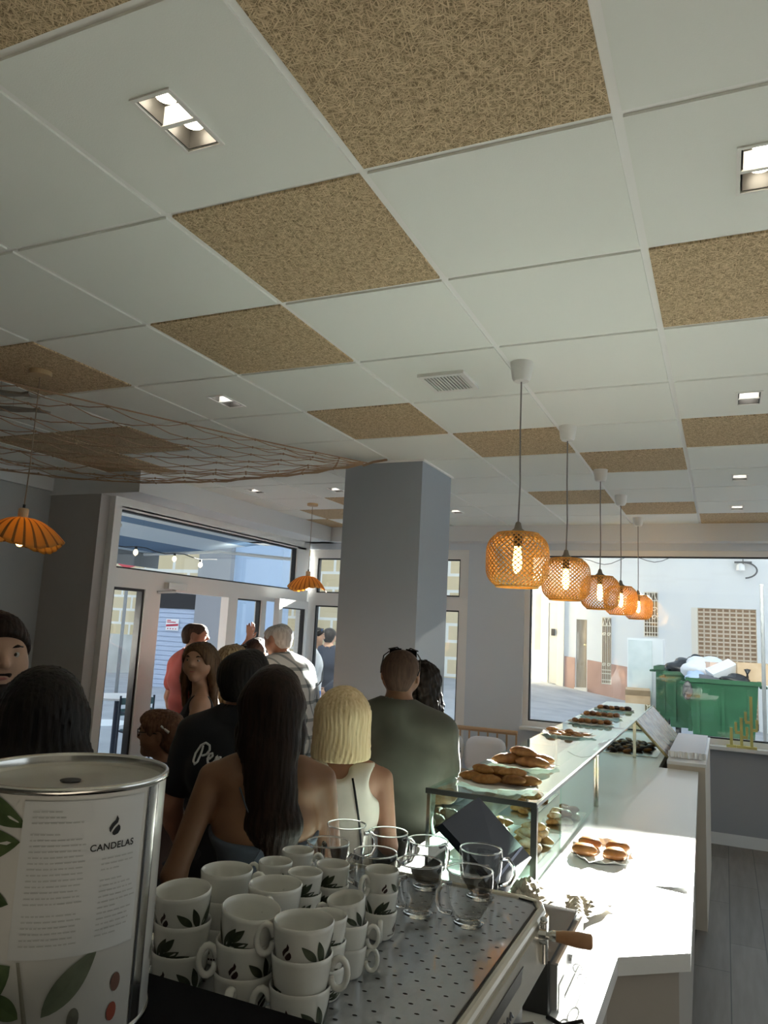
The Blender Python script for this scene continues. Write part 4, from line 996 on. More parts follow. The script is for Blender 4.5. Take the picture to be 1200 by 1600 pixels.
# ------------------------------------------------------------------ espresso machine, cups, mugs and coffee tin
ZP = 1.25
steel_p = mat('polished_plate', (.46, .48, .51), .07, .55); casing = mat('machine_casing', (.66, .62, .53), .22, .35, coat=.4)
em = thing('espresso_machine', 'espresso machine with perforated steel cup tray on top, in front of the camera', 'coffee machine', (0, 0, 0))
b = MB()
prof = [(-.300, .52), (-.300, 1.47), (-.315, 1.502), (-.345, 1.512), (-.825, 1.512), (-.825, .52)]
b.prism(prof, 1.182, ZP-.012)
b.build('upper_casing', casing, em)
b = MB(); b.slab([(-.300, .52, 1.236), (-.300, 1.46, 1.236), (-.296, 1.45, 1.170), (-.296, .52, 1.170)], (-.02, 0, 0)); b.build('side_panel', casing, em)
b = MB(); b.box((-.80, .56, 1.0), (-.345, 1.47, 1.182)); b.build('lower_body', mat('machine_dark', (.015, .015, .016), .4), em)
for x in (-.76, -.42):
    for y in (.62, 1.40): b = MB(); b.lathe([(.022, 0), (.028, .06)], 12, (x, y, ZT+.0005)); b.build('foot', dark_gasket, em)
# tray: plate with slotted perforations and a raised rim
tr_ = [(-.318, .54), (-.318, 1.455), (-.33, 1.483), (-.358, 1.490), (-.808, 1.490), (-.808, .54)]
b = MB(); b.prism(tr_, ZP-.012, ZP); plate = b.build('cup_tray', [steel_p], em)
b = MB()
j = 0; y = .80
while y < 1.475:
    x = -.795+(.017 if j % 2 else 0)
    while x < -.335:
        if not (y > 1.46 and x > -.36): b.add([(x+.0042*math.cos(t)*.9, y+.0024*math.sin(t), ZP+.0004) for t in [i*math.pi/4 for i in range(8)]], [tuple(range(8))])
        x += .034
    y += .0215; j += 1
b.build('perforations', mat('perforation_shade', (.006, .006, .006), .7), plate)  # flat black discs laid on the plate, coloured as the shade inside holes
b = MB(); rimp = [(-.311, .53, 0), (-.311, 1.455, 0), (-.322, 1.487, 0), (-.355, 1.499, 0), (-.815, 1.499, 0), (-.815, .53, 0)]
b.tube([(p[0], p[1], ZP-.004) for p in rimp], .009, 10); b.build('tray_rim', casing, em)
b = MB(); b.tube([(-.3205, .53, ZP+.0015), (-.3205, 1.455, ZP+.0015), (-.332, 1.483, ZP+.0015), (-.36, 1.490, ZP+.0015)], .0016, 6); b.build('gasket_line', dark_gasket, em)
# brand plate on the side: dark strip with script lettering
b = MB(); b.slab([(-.2990, .75, 1.224), (-.2985, 1.27, 1.224), (-.2975, 1.25, 1.206), (-.2980, .75, 1.206)], (.0012, 0, 0)); b.build('dark_strip', mat('strip_dark', (.05, .045, .04), .4), em)
b = MB()
for k in range(9):
    y = 1.04+k*.018; h = (.016 if k in (0, 5) else .009)
    b.tube([(-.2955, y, 1.181), (-.2960, y+.005, 1.181+h), (-.2957, y+.010, 1.181+h*.4), (-.2955, y+.017, 1.180)], .0018, 5)
b.build('script_lettering', mat('lettering_grey', (.10, .11, .13), .4), em)
# group head and portafilter with wooden handle, steam wand
gh = MB(); gh.tube([(-.302, 1.40, 1.228), (-.290, 1.402, 1.228)], .015, 14); gh.tube([(-.294, 1.40, 1.250), (-.294, 1.40, 1.185)], [.005, .008], 10); gh.ball((-.294, 1.40, 1.252), .007); gh.build('group_collar', chrome, em, True, angle=40)
pf = MB(); pf.tube([(-.290, 1.402, 1.228), (-.280, 1.404, 1.229), (-.274, 1.405, 1.229)], [.005, .009, .009], 12); pf = pf.build('portafilter', chrome, em, True, angle=40)
b = MB(); b.tube([(-.274, 1.405, 1.229), (-.262, 1.408, 1.229), (-.238, 1.410, 1.229), (-.216, 1.412, 1.229), (-.213, 1.4125, 1.229)], [.0085, .0105, .0125, .0125, .009], 14); b.build('wooden_handle', mat('handle_wood', (.30, .15, .07), .4, noise=(30, (.40, .22, .11), .35, .7)), pf, True, angle=60)
b = MB(); b.tube([(-.33, 1.15, 1.13), (-.255, 1.14, 1.16), (-.240, 1.13, 1.13), (-.232, 1.10, 1.02)], .0055, 8); b.build('steam_wand', chrome, em, True)
b = MB(); b.tube([(-.34, 1.22, 1.13), (-.270, 1.22, 1.155), (-.258, 1.23, 1.13), (-.252, 1.24, 1.05)], .016, 10); b.build('rubber_hose', mat('cable_black'), em, True)

# black box carrying the tin
bx = MB(); bx.rbox((-.80, .46, ZP+.0004), (-.365, .765, 1.3286), .012); tag(bx.build('tray_box', mat('tray_box_black', (.004, .004, .005), .8, spec=.1)), 'flat black box on top of the machine, under the coffee tin', 'box')

ceram = mat('ceramic_white', (.70, .70, .66), .12, coat=.5); ink = mat('logo_ink', (.035, .012, .012), .4); leaf = mat('leaf_print', (.03, .04, .022), .5, noise=(50, (.07, .085, .05), .4, .7)); inkb = mat('logo_black', (.012, .012, .012), .5)
def wrapped(polys, rf, name, m, parent, th0=0., eps=.0005):
    """flat polygons (u along the curve, z) wrapped on a body of revolution of radius rf(z)"""
    b = MB()
    for P in polys:
        cx = sum(p[0] for p in P)/len(P); cz = sum(p[1] for p in P)/len(P); vs = []
        for u, z in [(cx, cz)]+list(P):
            r = rf(z)+eps; a = th0+u/rf(z); vs.append((r*math.cos(a), r*math.sin(a), z))
        n = len(P); b.add(vs, [(0, 1+i, 1+(i+1) % n) for i in range(n)])
    return b.build(name, m, parent, fixn=False)
def flame(s, u0=0, z0=0):
    up_ = [(-.46, -.18), (-.50, .10), (-.30, .40), (.0, .66), (.10, 1.0), (.28, .70), (.22, .42), (-.10, .14), (-.30, -.16), (-.36, -.30)]
    lo = [(-.22, -.30), (.0, .0), (.30, .26), (.46, .08), (.48, -.18), (.30, -.46), (.0, -.56), (-.18, -.48)]
    return [[(u0+x*s, z0+z*s) for x, z in p] for p in (up_, lo)]
def leafp(u0, z0, L, w, ang):
    ca, sa = math.cos(ang), math.sin(ang); P = []
    for i in range(13):
        t = i/12; P.append((t*L, w*math.sin(math.pi*t)**.8*(1-.35*t)))
    for i in range(11, 0, -1):
        t = i/12; P.append((t*L, -w*math.sin(math.pi*t)**.8*(1-.35*t)))
    return [(u0+x*ca-y*sa, z0+x*sa+y*ca) for x, y in P]
def cup_proto(big):
    Rr, H, rb = (.0385, .049, .027) if big else (.028, .040, .0195)
    rf = lambda z: rb+(Rr-rb)*min(1., max(0., z/H))**.42 if z > 0 else rb
    prof = [(0, .0), (rb*.9, .0)]+[(rf(H*t), H*t) for t in (0.02, .08, .16, .28, .42, .58, .75, .9, 1.)]
    th = .0032
    prof += [(Rr-th*.4, H+.0012), (Rr-th, H)]+[(rf(H*t)-th, max(H*t, .004)) for t in (.85, .65, .45, .28, .14, .07)]+[(0, .0045)]
    b = MB(); b.lathe(prof, 36); body = b.build('coffee_cup', ceram, smooth=True, angle=70)
    hz, hs = H*.52, H*.36
    b = MB(); pts = [(rf(hz)+.0008+hs*.6*(1+math.cos(t)), 0, hz+hs*math.sin(t)) for t in [math.pi*.93-math.pi*1.86*i/14 for i in range(15)]]
    b.tube(pts, .0042 if big else .0032, 10); 
    for i, v in enumerate(b.v): b.v[i] = (v[0], v[1]*1.35, v[2])
    b.build('handle', ceram, body, True)
    return body, rf, H
protoB, rfB, HB_ = cup_proto(True); protoS, rfS, HS_ = cup_proto(False)
def decal(body, rf, H, big):
    s = .013 if big else .0095
    wrapped(flame(s, 0, H*.42), rf, 'flame_logo', ink, body, R(62))
    wrapped([[(-.011*s/.0085+i*.0026*s/.0085, H*.42-s*.95), (-.0092*s/.0085+i*.0026*s/.0085, H*.42-s*.95), (-.0092*s/.0085+i*.0026*s/.0085, H*.42-s*.72), (-.011*s/.0085+i*.0026*s/.0085, H*.42-s*.72)] for i in range(8)], rf, 'logo_word', ink, body, R(62))
    k = H/.049
    wrapped([leafp(.0, H*.10, .038*k, .007*k, R(58)), leafp(.004*k, H*.12, .036*k, .007*k, R(25)), leafp(-.004*k, H*.14, .032*k, .006*k, R(112)), leafp(.012*k, H*.36, .028*k, .006*k, R(45)), leafp(-.014*k, H*.25, .030*k, .0055*k, R(140)), leafp(.02*k, H*.15, .030*k, .006*k, R(12))], rf, 'leaf_print', leaf, body, R(150))
decal(protoB, rfB, HB_, True); decal(protoS, rfS, HS_, False)
# lettering inside the rims of some cups
protos_used = {True: False, False: False}
def stack(x, y, n, big, hands, where, tilt=None):
    pitch, H = (.0365, HB_) if big else (.0305, HS_)
    pr_ = protoB if big else protoS
    names = {1: ['single'], 2: ['bottom', 'top'], 3: ['bottom', 'middle', 'top']}[n]
    for k in range(n):
        rot = (0, 0, hands[k]); z = ZP+.0008+pitch*k
        lab = '%s %s printed cup, stack %s' % (names[k], 'large' if big else 'small', where)
        if k == n-1 and tilt: rot = (tilt[0], tilt[1], hands[k]); z += .002
        if not protos_used[big]:
            protos_used[big] = True; pr_.location = (x, y, z); pr_.rotation_euler = rot; tag(pr_, lab, 'cup', 'large printed coffee cups' if big else 'small printed espresso cups'); c = pr_
        else: c = dup(pr_, (x, y, z), 0, lab, rot)
CAMD = R(-55)                                # direction from the cups to the viewer
L_ = CAMD-R(100); Rr_ = CAMD+R(80)
stack(-.677, .897, 3, True, [L_+.1, CAMD+R(150), L_], 'at the front left beside the tin', (R(-4), R(3)))
stack(-.569, .889, 3, True, [CAMD+R(-20), L_+.25, R(95)], 'at the front middle', (R(7), R(-2)))
stack(-.487, .891, 3, True, [L_+.1, Rr_, L_], 'at the front right, nearest the viewer')
stack(-.682, 1.000, 3, True, [L_, Rr_, Rr_+.1], 'behind the front left stack')
stack(-.588, .985, 3, True, [R(80), L_, R(100)], 'behind the front middle stack')
stack(-.680, 1.207, 3, False, [R(60), L_, Rr_], 'farthest back, touching the rear mugs')
stack(-.679, 1.133, 3, False, [R(60), L_, L_], 'in the second row from the back, at the left')
stack(-.612, 1.114, 3, False, [R(60), R(120), R(120)], 'in the middle of the small cups')
stack(-.594, 1.174, 3, False, [R(60), R(90), R(100)], 'right of the middle, behind the leaning one')
stack(-.499, 1.046, 3, False, [Rr_, Rr_, L_], 'at the right front whose top cup leans', (R(-5), R(8)))
stack(-.514, 1.192, 3, False, [CAMD+R(-10), R(120), L_+R(40)], 'alone in front of the glass mugs')
stack(-.497, .973, 3, False, [R(120), R(100), R(110)], 'tucked behind the nearest large stack')

mugglass = pane_mat('mug_glass', (.97, .98, .975), 1.52); thickg = mat('mug_base_glass', (1, 1, 1), .02, trans=1., ior=1.45)
def mug():
    b = MB(); R0 = .0405; H = .088
    out = [(0, .0), (.024, .0), (.0295, .004), (.034, .022), (.038, .045), (R0, .070), (R0*.985, .084), (R0*.955, H)]
    inn = [(R0*.93, H-.0005), (.0355, .075), (.034, .052), (.030, .030), (.022, .016), (.010, .011), (0, .010)]
    b.lathe(out+inn, 36); body = b.build('glass_mug', mugglass, smooth=True, angle=60)
    b = MB(); b.tube([(R0*.955*math.cos(a), R0*.955*math.sin(a), H) for a in [2*math.pi*i/36 for i in range(36)]], .0016, 6, closed=True); b.build('rim', thickg, body, True)
    b = MB(); b.lathe([(0, .0008), (.023, .001), (.026, .005), (.016, .0095), (0, .0095)], 24); b.build('base', thickg, body, True)
    b = MB(); b.tube([(.0365, 0, .070), (.052, 0, .072), (.061, 0, .060), (.062, 0, .044), (.055, 0, .030), (.0345, 0, .024)], .0042, 8); b.build('handle', thickg, body, True)
    return body
mg = mug()
MP = [(-.711, 1.457, 'far left of the back row'), (-.683, 1.325, 'far left of the front row, by the small cups'), (-.617, 1.454, 'second from the left in the back row of mugs'), (-.582, 1.317, 'second from the left in the front row of mugs'), (-.529, 1.444, 'third from the left in the back row of mugs'), (-.493, 1.308, 'third from the left in the front row of mugs'), (-.424, 1.448, 'right end of the back row, beside the screen'), (-.403, 1.313, 'right end of the front row, by the machine edge')]
for k, (x, y, w) in enumerate(MP):
    lab = 'double-walled clear glass mug, '+w
    if k == 0: mg.location = (x, y, ZP+.0008); mg.rotation_euler = (0, 0, .6); tag(mg, lab, 'mug', 'clear glass mugs'); 
    else: dup(mg, (x, y, ZP+.0008), [.6, 2.2, .9, 3.0, 1.2, 4.4, .4, 4.0][k], lab)

# coffee tin
RT, HT = .100, .243
tn = thing('coffee_tin', 'big white coffee tin with paper label and plant drawings, cut by the left edge', 'tin', (-.650, .644, 1.3290))
TA = R(-45)
tinw = mat('tin_white', (.58, .57, .54), .25, coat=.3); tinm = mat('tin_metal', (.66, .65, .62), .18, 1.)
b = MB(); b.lathe([(0, 0), (RT-.002, 0), (RT, .003), (RT, HT-.004)], 72, cap=False); b.build('tin_body', tinw, tn, True, angle=40)
b = MB(); b.lathe([(RT-.001, HT-.008), (RT+.0022, HT-.006), (RT+.0026, HT-.002), (RT+.0015, HT), (RT-.0015, HT), (RT-.0025, HT-.003), (RT-.003, HT-.014)], 72, cap=False); b.build('top_rim', tinm, tn, True)
b = MB(); b.lathe([(RT-.001, .0), (RT+.0022, .001), (RT+.002, .005), (RT-.001, .007)], 72, cap=False); b.build('bottom_rim', tinm, tn, True)
b = MB(); b.lathe([(0, HT-.016), (.009, HT-.016), (.010, HT-.014), (.016, HT-.013), (RT-.006, HT-.013), (RT-.003, HT-.010)], 72, cap=False); b.build('recessed_lid', mat('tin_lid', (.55, .53, .48), .30, .5), tn, True, angle=40)
b = MB(); b.lathe([(0, HT-.0125), (.011, HT-.0125), (.011, HT-.0118), (0, HT-.0118)], 16); b.build('valve_hole', dark_gasket, tn)
rT = lambda z: RT
def strip(th0, th1, z0, z1, name, m, eps=.0006, par=tn):
    b = MB(); n = 24; vs = []
    for i in range(n+1):
        a = TA+R(th0+(th1-th0)*i/n); vs += [((RT+eps)*math.cos(a), (RT+eps)*math.sin(a), z0), ((RT+eps)*math.cos(a), (RT+eps)*math.sin(a), z1)]
    return b.add(vs, [(2*i, 2*i+2, 2*i+3, 2*i+1) for i in range(n)]).build(name, m, par, True, fixn=False)
lab_ = strip(-22, 46, .090, HT-.012, 'paper_label', mat('label_paper', (.56, .57, .57), .6), .0012)
strip(50, 52, .008, HT-.008, 'seam_line', mat('seam_dark', (.03, .03, .03), .4), .0010)
strip(52, 60, .008, HT-.008, 'metal_seam', tinm, .0010)
strip(60, 61, .008, HT-.008, 'seam_line', mat('seam_dark'), .0010)
def tdec(polys, name, m, th, eps=.0009, par=tn): return wrapped(polys, rT, name, m, par, TA+R(th), eps)
tl = .0018
tdec(flame(.012, 0, HT-.041), 'flame_logo', inkb, 27, tl, lab_)
bend = lambda th: (lambda co: Vector(((RT+tl)*math.cos(TA+R(th)+co.x/RT), (RT+tl)*math.sin(TA+R(th)+co.x/RT), co.y)))
def tintext(txt, th, z, size, m, nm, sp=1.):
    f = bend(th); o = text_mesh(nm, txt, size, m, lab_, extrude=0, spacing=sp, bend=lambda co: f(Vector((co.x, co.y+z, 0)))); return o
tintext('CANDELAS', 27, HT-.0575, .0088, inkb, 'brand_word', 1.05)
# illegible small print: rows of faint grey strokes
faint = mat('small_print', (.42, .43, .42), .7); rr = random.Random(11)
for blk, (ta, wid, zs) in enumerate(((-17, .047, [.221-.0052*i for i in range(24)]), (21, .034, [.174-.0050*i for i in range(15)]))):
    P = []
    for i, z in enumerate(zs):
        if rr.random() < .10: continue
        u = 0; end = wid*rr.choice((1, 1, 1, .95, .55))
        while u < end:
            w = rr.uniform(.002, .007); P.append([(u, z), (u+w, z), (u+w, z+.0013), (u, z+.0013)]); u += w+.0012
    tdec(P, 'small_print', faint, ta, tl, lab_)
lf1 = mat('tin_leaf', (.045, .075, .025), .5, noise=(40, (.09, .13, .05), .35, .7)); lf2 = mat('tin_leaf_grey', (.09, .11, .07), .5, noise=(30, (.17, .19, .13), .35, .7)); stem_ = mat('tin_stem', (.22, .21, .17), .6); berry = mat('tin_berry', (.10, .10, .08), .4, noise=(60, (.22, .22, .18), .4, .7)); redb = mat('tin_red', (.26, .06, .035), .4); brownb = mat('tin_brown', (.14, .07, .05), .4)
tdec([leafp(-.055, .232, .066, .014, R(-22)), leafp(-.06, .185, .062, .018, R(8)), leafp(-.06, .150, .058, .016, R(-12)), leafp(-.055, .125, .05, .010, R(-28))], 'leaf_drawing', lf1, -23)
tdec([leafp(.0, .085, .075, .020, R(222)), leafp(.012, .040, .04, .012, R(150))], 'leaf_drawing', lf1, -20)
tdec([leafp(0, .040, .070, .014, R(50))], 'leaf_drawing', lf2, -2)
tdec([[(-.016, .088), (-.013, .088), (.006, .006), (.001, .006)]], 'stem_drawing', stem_, -8)
el = lambda u, z, a, b_: [(u+a*math.cos(t), z+b_*math.sin(t)) for t in [i*math.pi/8 for i in range(16)]]
tdec([el(0, .020, .007, .011)], 'berry_drawing', berry, 3); tdec([el(0, .034, .0055, .010), ], 'berry_drawing', berry, 14)
tdec([el(0, .056, .0055, .0085)], 'berry_drawing', brownb, 37); tdec([el(0, .030, .0055, .0085)], 'berry_drawing', redb, 36)
tdec([leafp(0, .05, .022, .005, R(70))], 'leaf_drawing', lf2, 74)
# paper cup at the left edge
pc = MB(); pc.lathe([(0, .004), (.026, .004), (.027, 0), (.0285, 0), (.038, .098), (.0395, .100), (.039, .102), (.0372, .100), (.0275, .008), (0, .008)], 36)
tag(pc.build('paper_cup', mat('paper_cup_white', (.72, .72, .70), .5), smooth=True, angle=50, loc=(-.655, .485, 1.3290)), 'white paper cup in front of the tin, mostly cut off by the left edge', 'cup')
# ------------------------------------------------------------------ people
def V3(*a): return np.array(a, dtype=np.float64)
class Field:
    """signed-distance grid; smooth unions of tapered capsules, meshed by surface nets"""
    def __init__(s, lo, hi, h):
        s.lo = np.array(lo, float); s.h = h; n = np.ceil((np.array(hi)-s.lo)/h).astype(int)+1
        s.n = n; s.x = (s.lo[0]+h*np.arange(n[0])).astype(np.float32); s.y = (s.lo[1]+h*np.arange(n[1])).astype(np.float32); s.z = (s.lo[2]+h*np.arange(n[2])).astype(np.float32)
        s.F = np.full(n, .15, np.float32)
    def sl(s, lo, hi):
        i0 = np.clip(np.floor((np.array(lo)-s.lo)/s.h).astype(int), 0, s.n); i1 = np.clip(np.ceil((np.array(hi)-s.lo)/s.h).astype(int)+1, 0, s.n)
        return i0, i1
    def dist(s, i0, i1, a, b, ra, rb, st):
        a = np.asarray(a, float); b = np.asarray(b, float)
        X = s.x[i0[0]:i1[0]][:, None, None]; Y = s.y[i0[1]:i1[1]][None, :, None]; Z = s.z[i0[2]:i1[2]][None, None, :]
        d = b-a; L = float(d@d)+1e-12
        px, py, pz = X-a[0], Y-a[1], Z-a[2]
        t = np.clip((px*d[0]+py*d[1]+pz*d[2])/L, 0, 1)
        qx, qy, qz = px-t*d[0], py-t*d[1], pz-t*d[2]
        m2 = qx*qx+qy*qy+qz*qz
        if st is not None:
            n, k = np.asarray(st[0], float), st[1]; n = n/np.linalg.norm(n)
            c = qx*n[0]+qy*n[1]+qz*n[2]; m2 = m2+c*c*(1/(k*k)-1)
        return np.sqrt(np.maximum(m2, 0))-(ra+(rb-ra)*t)
    def cap(s, a, b, ra, rb=None, k=.02, st=None, op='u'):
        rb = ra if rb is None else rb
        m = max(ra, rb)*(max(1, st[1]) if st else 1)+k+.03
        a = np.asarray(a, float); b = np.asarray(b, float)
        i0, i1 = s.sl(np.minimum(a, b)-m, np.maximum(a, b)+m)
        if np.any(i1 <= i0): return s
        D = s.dist(i0, i1, a, b, ra, rb, st)
        S = (slice(i0[0], i1[0]), slice(i0[1], i1[1]), slice(i0[2], i1[2]))
        A = s.F[S]
        if op == 'u':
            h = np.clip(.5+.5*(D-A)/k, 0, 1); s.F[S] = D*(1-h)+A*h-k*h*(1-h)
        else:
            D = -D; h = np.clip(.5-.5*(D-A)/k, 0, 1); s.F[S] = D*(1-h)+A*h+k*h*(1-h)
        return s
    def plane(s, n, d):
        """keep n.p < d"""
        P = n[0]*s.x[:, None, None]+n[1]*s.y[None, :, None]+n[2]*s.z[None, None, :]-d
        s.F = np.maximum(s.F, P.astype(np.float32)); return s
    def wrinkle(s, fn): s.F = s.F+fn(s.x[:, None, None], s.y[None, :, None], s.z[None, None, :]).astype(np.float32); return s
    def mesh(s):
        F = s.F; F = F.copy(); F[0] = F[-1] = .05; F[:, 0] = F[:, -1] = .05; F[:, :, 0] = F[:, :, -1] = .05
        n = F.shape; S = F < 0
        cs = [F[dx:n[0]-1+dx, dy:n[1]-1+dy, dz:n[2]-1+dz] for dx in (0, 1) for dy in (0, 1) for dz in (0, 1)]
        cnt = sum((c < 0).astype(np.int8) for c in cs)
        act = (cnt > 0) & (cnt < 8)
        idx = np.argwhere(act); vid = np.full(act.shape, -1, np.int64); vid[act] = np.arange(len(idx))
        vals = np.stack([c[act] for c in cs], 1)
        offs = np.array([(dx, dy, dz) for dx in (0, 1) for dy in (0, 1) for dz in (0, 1)], float)
        acc = np.zeros((len(idx), 3)); num = np.zeros(len(idx))
        for i in range(8):
            for j in range(i+1, 8):
                if np.abs(offs[i]-offs[j]).sum() == 1:
                    m = (vals[:, i] < 0) != (vals[:, j] < 0)
                    t = vals[:, i]/(vals[:, i]-vals[:, j]+1e-12)
                    p = offs[i]+(offs[j]-offs[i])*t[:, None]
                    acc[m] += p[m]; num[m] += 1
        V = s.lo+s.h*(idx+acc/num[:, None])
        Q = []
        for ax in range(3):
            o = [1, 2] if ax == 0 else [2, 0] if ax == 1 else [0, 1]
            sl0 = [slice(None)]*3; sl1 = [slice(None)]*3; sl0[ax] = slice(0, n[ax]-1); sl1[ax] = slice(1, n[ax])
            a, b = S[tuple(sl0)], S[tuple(sl1)]; E = np.argwhere(a != b); ins = a[tuple(E.T)]
            ok = np.all(E[:, o] > 0, 1) & np.all(E[:, o] < np.array(n)[o]-1, 1); E = E[ok]; ins = ins[ok]
            e1 = np.zeros(3, int); e1[o[0]] = 1; e2 = np.zeros(3, int); e2[o[1]] = 1
            q = np.stack([vid[tuple((E-e1-e2).T)], vid[tuple((E-e2).T)], vid[tuple(E.T)], vid[tuple((E-e1).T)]], 1)
            q[~ins] = q[~ins][:, ::-1]; Q.append(q)
        Q = np.concatenate(Q); Q = Q[np.all(Q >= 0, 1)]
        return V, Q
    def build(s, name, m, parent=None, smooth_it=1):
        V, Q = s.mesh()
        for _ in range(smooth_it):
            acc = np.zeros_like(V); c = np.zeros(len(V))
            for i in range(4):
                a, b = Q[:, i], Q[:, (i+1) % 4]
                np.add.at(acc, a, V[b]); np.add.at(acc, b, V[a]); np.add.at(c, a, 1); np.add.at(c, b, 1)
            V = V*.5+.5*acc/np.maximum(c, 1)[:, None]
        me = bpy.data.meshes.new(name); me.vertices.add(len(V)); me.vertices.foreach_set('co', V.astype(np.float32).ravel())
        me.loops.add(len(Q)*4); me.loops.foreach_set('vertex_index', Q.astype(np.int32).ravel())
        me.polygons.add(len(Q)); me.polygons.foreach_set('loop_start', np.arange(0, len(Q)*4, 4, dtype=np.int32)); me.polygons.foreach_set('loop_total', np.full(len(Q), 4, np.int32))
        me.update(calc_edges=True); me.polygons.foreach_set('use_smooth', np.ones(len(Q), bool)); me.materials.append(m)
        o = bpy.data.objects.new(name, me); COL.objects.link(o)
        if parent is not None: o.parent = parent
        return o

def skin(name, c, c2): return mat(name, c, .5, noise=(7, c2, .35, .7), bump=(180, .15, .001), sub=.04)
SK_T = skin('skin_tan', (.215, .105, .055), (.25, .13, .072)); SK_M = skin('skin_medium', (.36, .21, .14), (.40, .235, .155)); SK_R = skin('skin_ruddy', (.31, .15, .095), (.36, .185, .12))
def hairm(name, c, c2, rough=.5): return mat(name, c, rough, noise=(30, c2, .35, .65, (3, 3, .25)), bump=(140, .7, .003, (1, 1, .06)), spec=.2)
H_BLACK = hairm('hair_black', (.006, .005, .005), (.016, .012, .010)); H_DARK = hairm('hair_dark_brown', (.010, .005, .003), (.022, .011, .007)); H_BROWN = hairm('hair_brown', (.06, .032, .016), (.12, .07, .035))
H_BLOND = hairm('hair_blond', (.58, .42, .23), (.76, .61, .38)); H_GREY = hairm('hair_grey', (.42, .40, .38), (.65, .63, .61)); H_BUZZ = hairm('hair_buzzed', (.05, .03, .022), (.09, .055, .04), .8)
def cloth(name, c=(.5, .5, .5), c2=None, sc=5): return mat(name, c, .9, noise=(sc, c2 or tuple(min(1, v*1.25) for v in c), .4, .7), bump=(300, .25, .001), sheen=.1)
def plaid():
    m, nt, b = nodes_of('plaid_shirt', rough=.9); L = nt.links.new
    t = nt.nodes.new('ShaderNodeTexCoord'); sp = nt.nodes.new('ShaderNodeSeparateXYZ'); L(t.outputs['Object'], sp.inputs[0]); outs = []
    ad = nt.nodes.new('ShaderNodeMath'); ad.operation = 'ADD'; L(sp.outputs['X'], ad.inputs[0]); L(sp.outputs['Y'], ad.inputs[1])
    for src in (ad.outputs[0], sp.outputs['Z']):
        pp = nt.nodes.new('ShaderNodeMath'); pp.operation = 'PINGPONG'; pp.inputs[1].default_value = .055; lt = nt.nodes.new('ShaderNodeMath'); lt.operation = 'LESS_THAN'; lt.inputs[1].default_value = .011
        L(src, pp.inputs[0]); L(pp.outputs[0], lt.inputs[0]); outs.append(lt.outputs[0])
    s_ = nt.nodes.new('ShaderNodeMath'); s_.operation = 'ADD'; L(outs[0], s_.inputs[0]); L(outs[1], s_.inputs[1])
    r_ = nt.nodes.new('ShaderNodeValToRGB'); r_.color_ramp.interpolation = 'CONSTANT'; r_.color_ramp.elements[0].color = (.62, .62, .60, 1); r_.color_ramp.elements[1].position = .75; r_.color_ramp.elements[1].color = (.10, .12, .125, 1)
    e = r_.color_ramp.elements.new(.25); e.color = (.26, .28, .28, 1)
    d_ = nt.nodes.new('ShaderNodeMath'); d_.operation = 'MULTIPLY'; d_.inputs[1].default_value = .5; L(s_.outputs[0], d_.inputs[0]); L(d_.outputs[0], r_.inputs[0]); L(r_.outputs[0], b.inputs['Base Color']); return m

def folds(amp, seed, H):
    rr = np.random.RandomState(seed); P = rr.uniform(-1, 1, (6, 4))
    def fn(x, y, z):
        o = 0
        for p in P:
            o = o+np.sin(x*(14+10*p[0])+y*(10*p[1])+(z)*(22+14*p[2])+3*np.sin(z*9+p[3]*6)+p[3]*9)
        return o*amp/3
    return fn

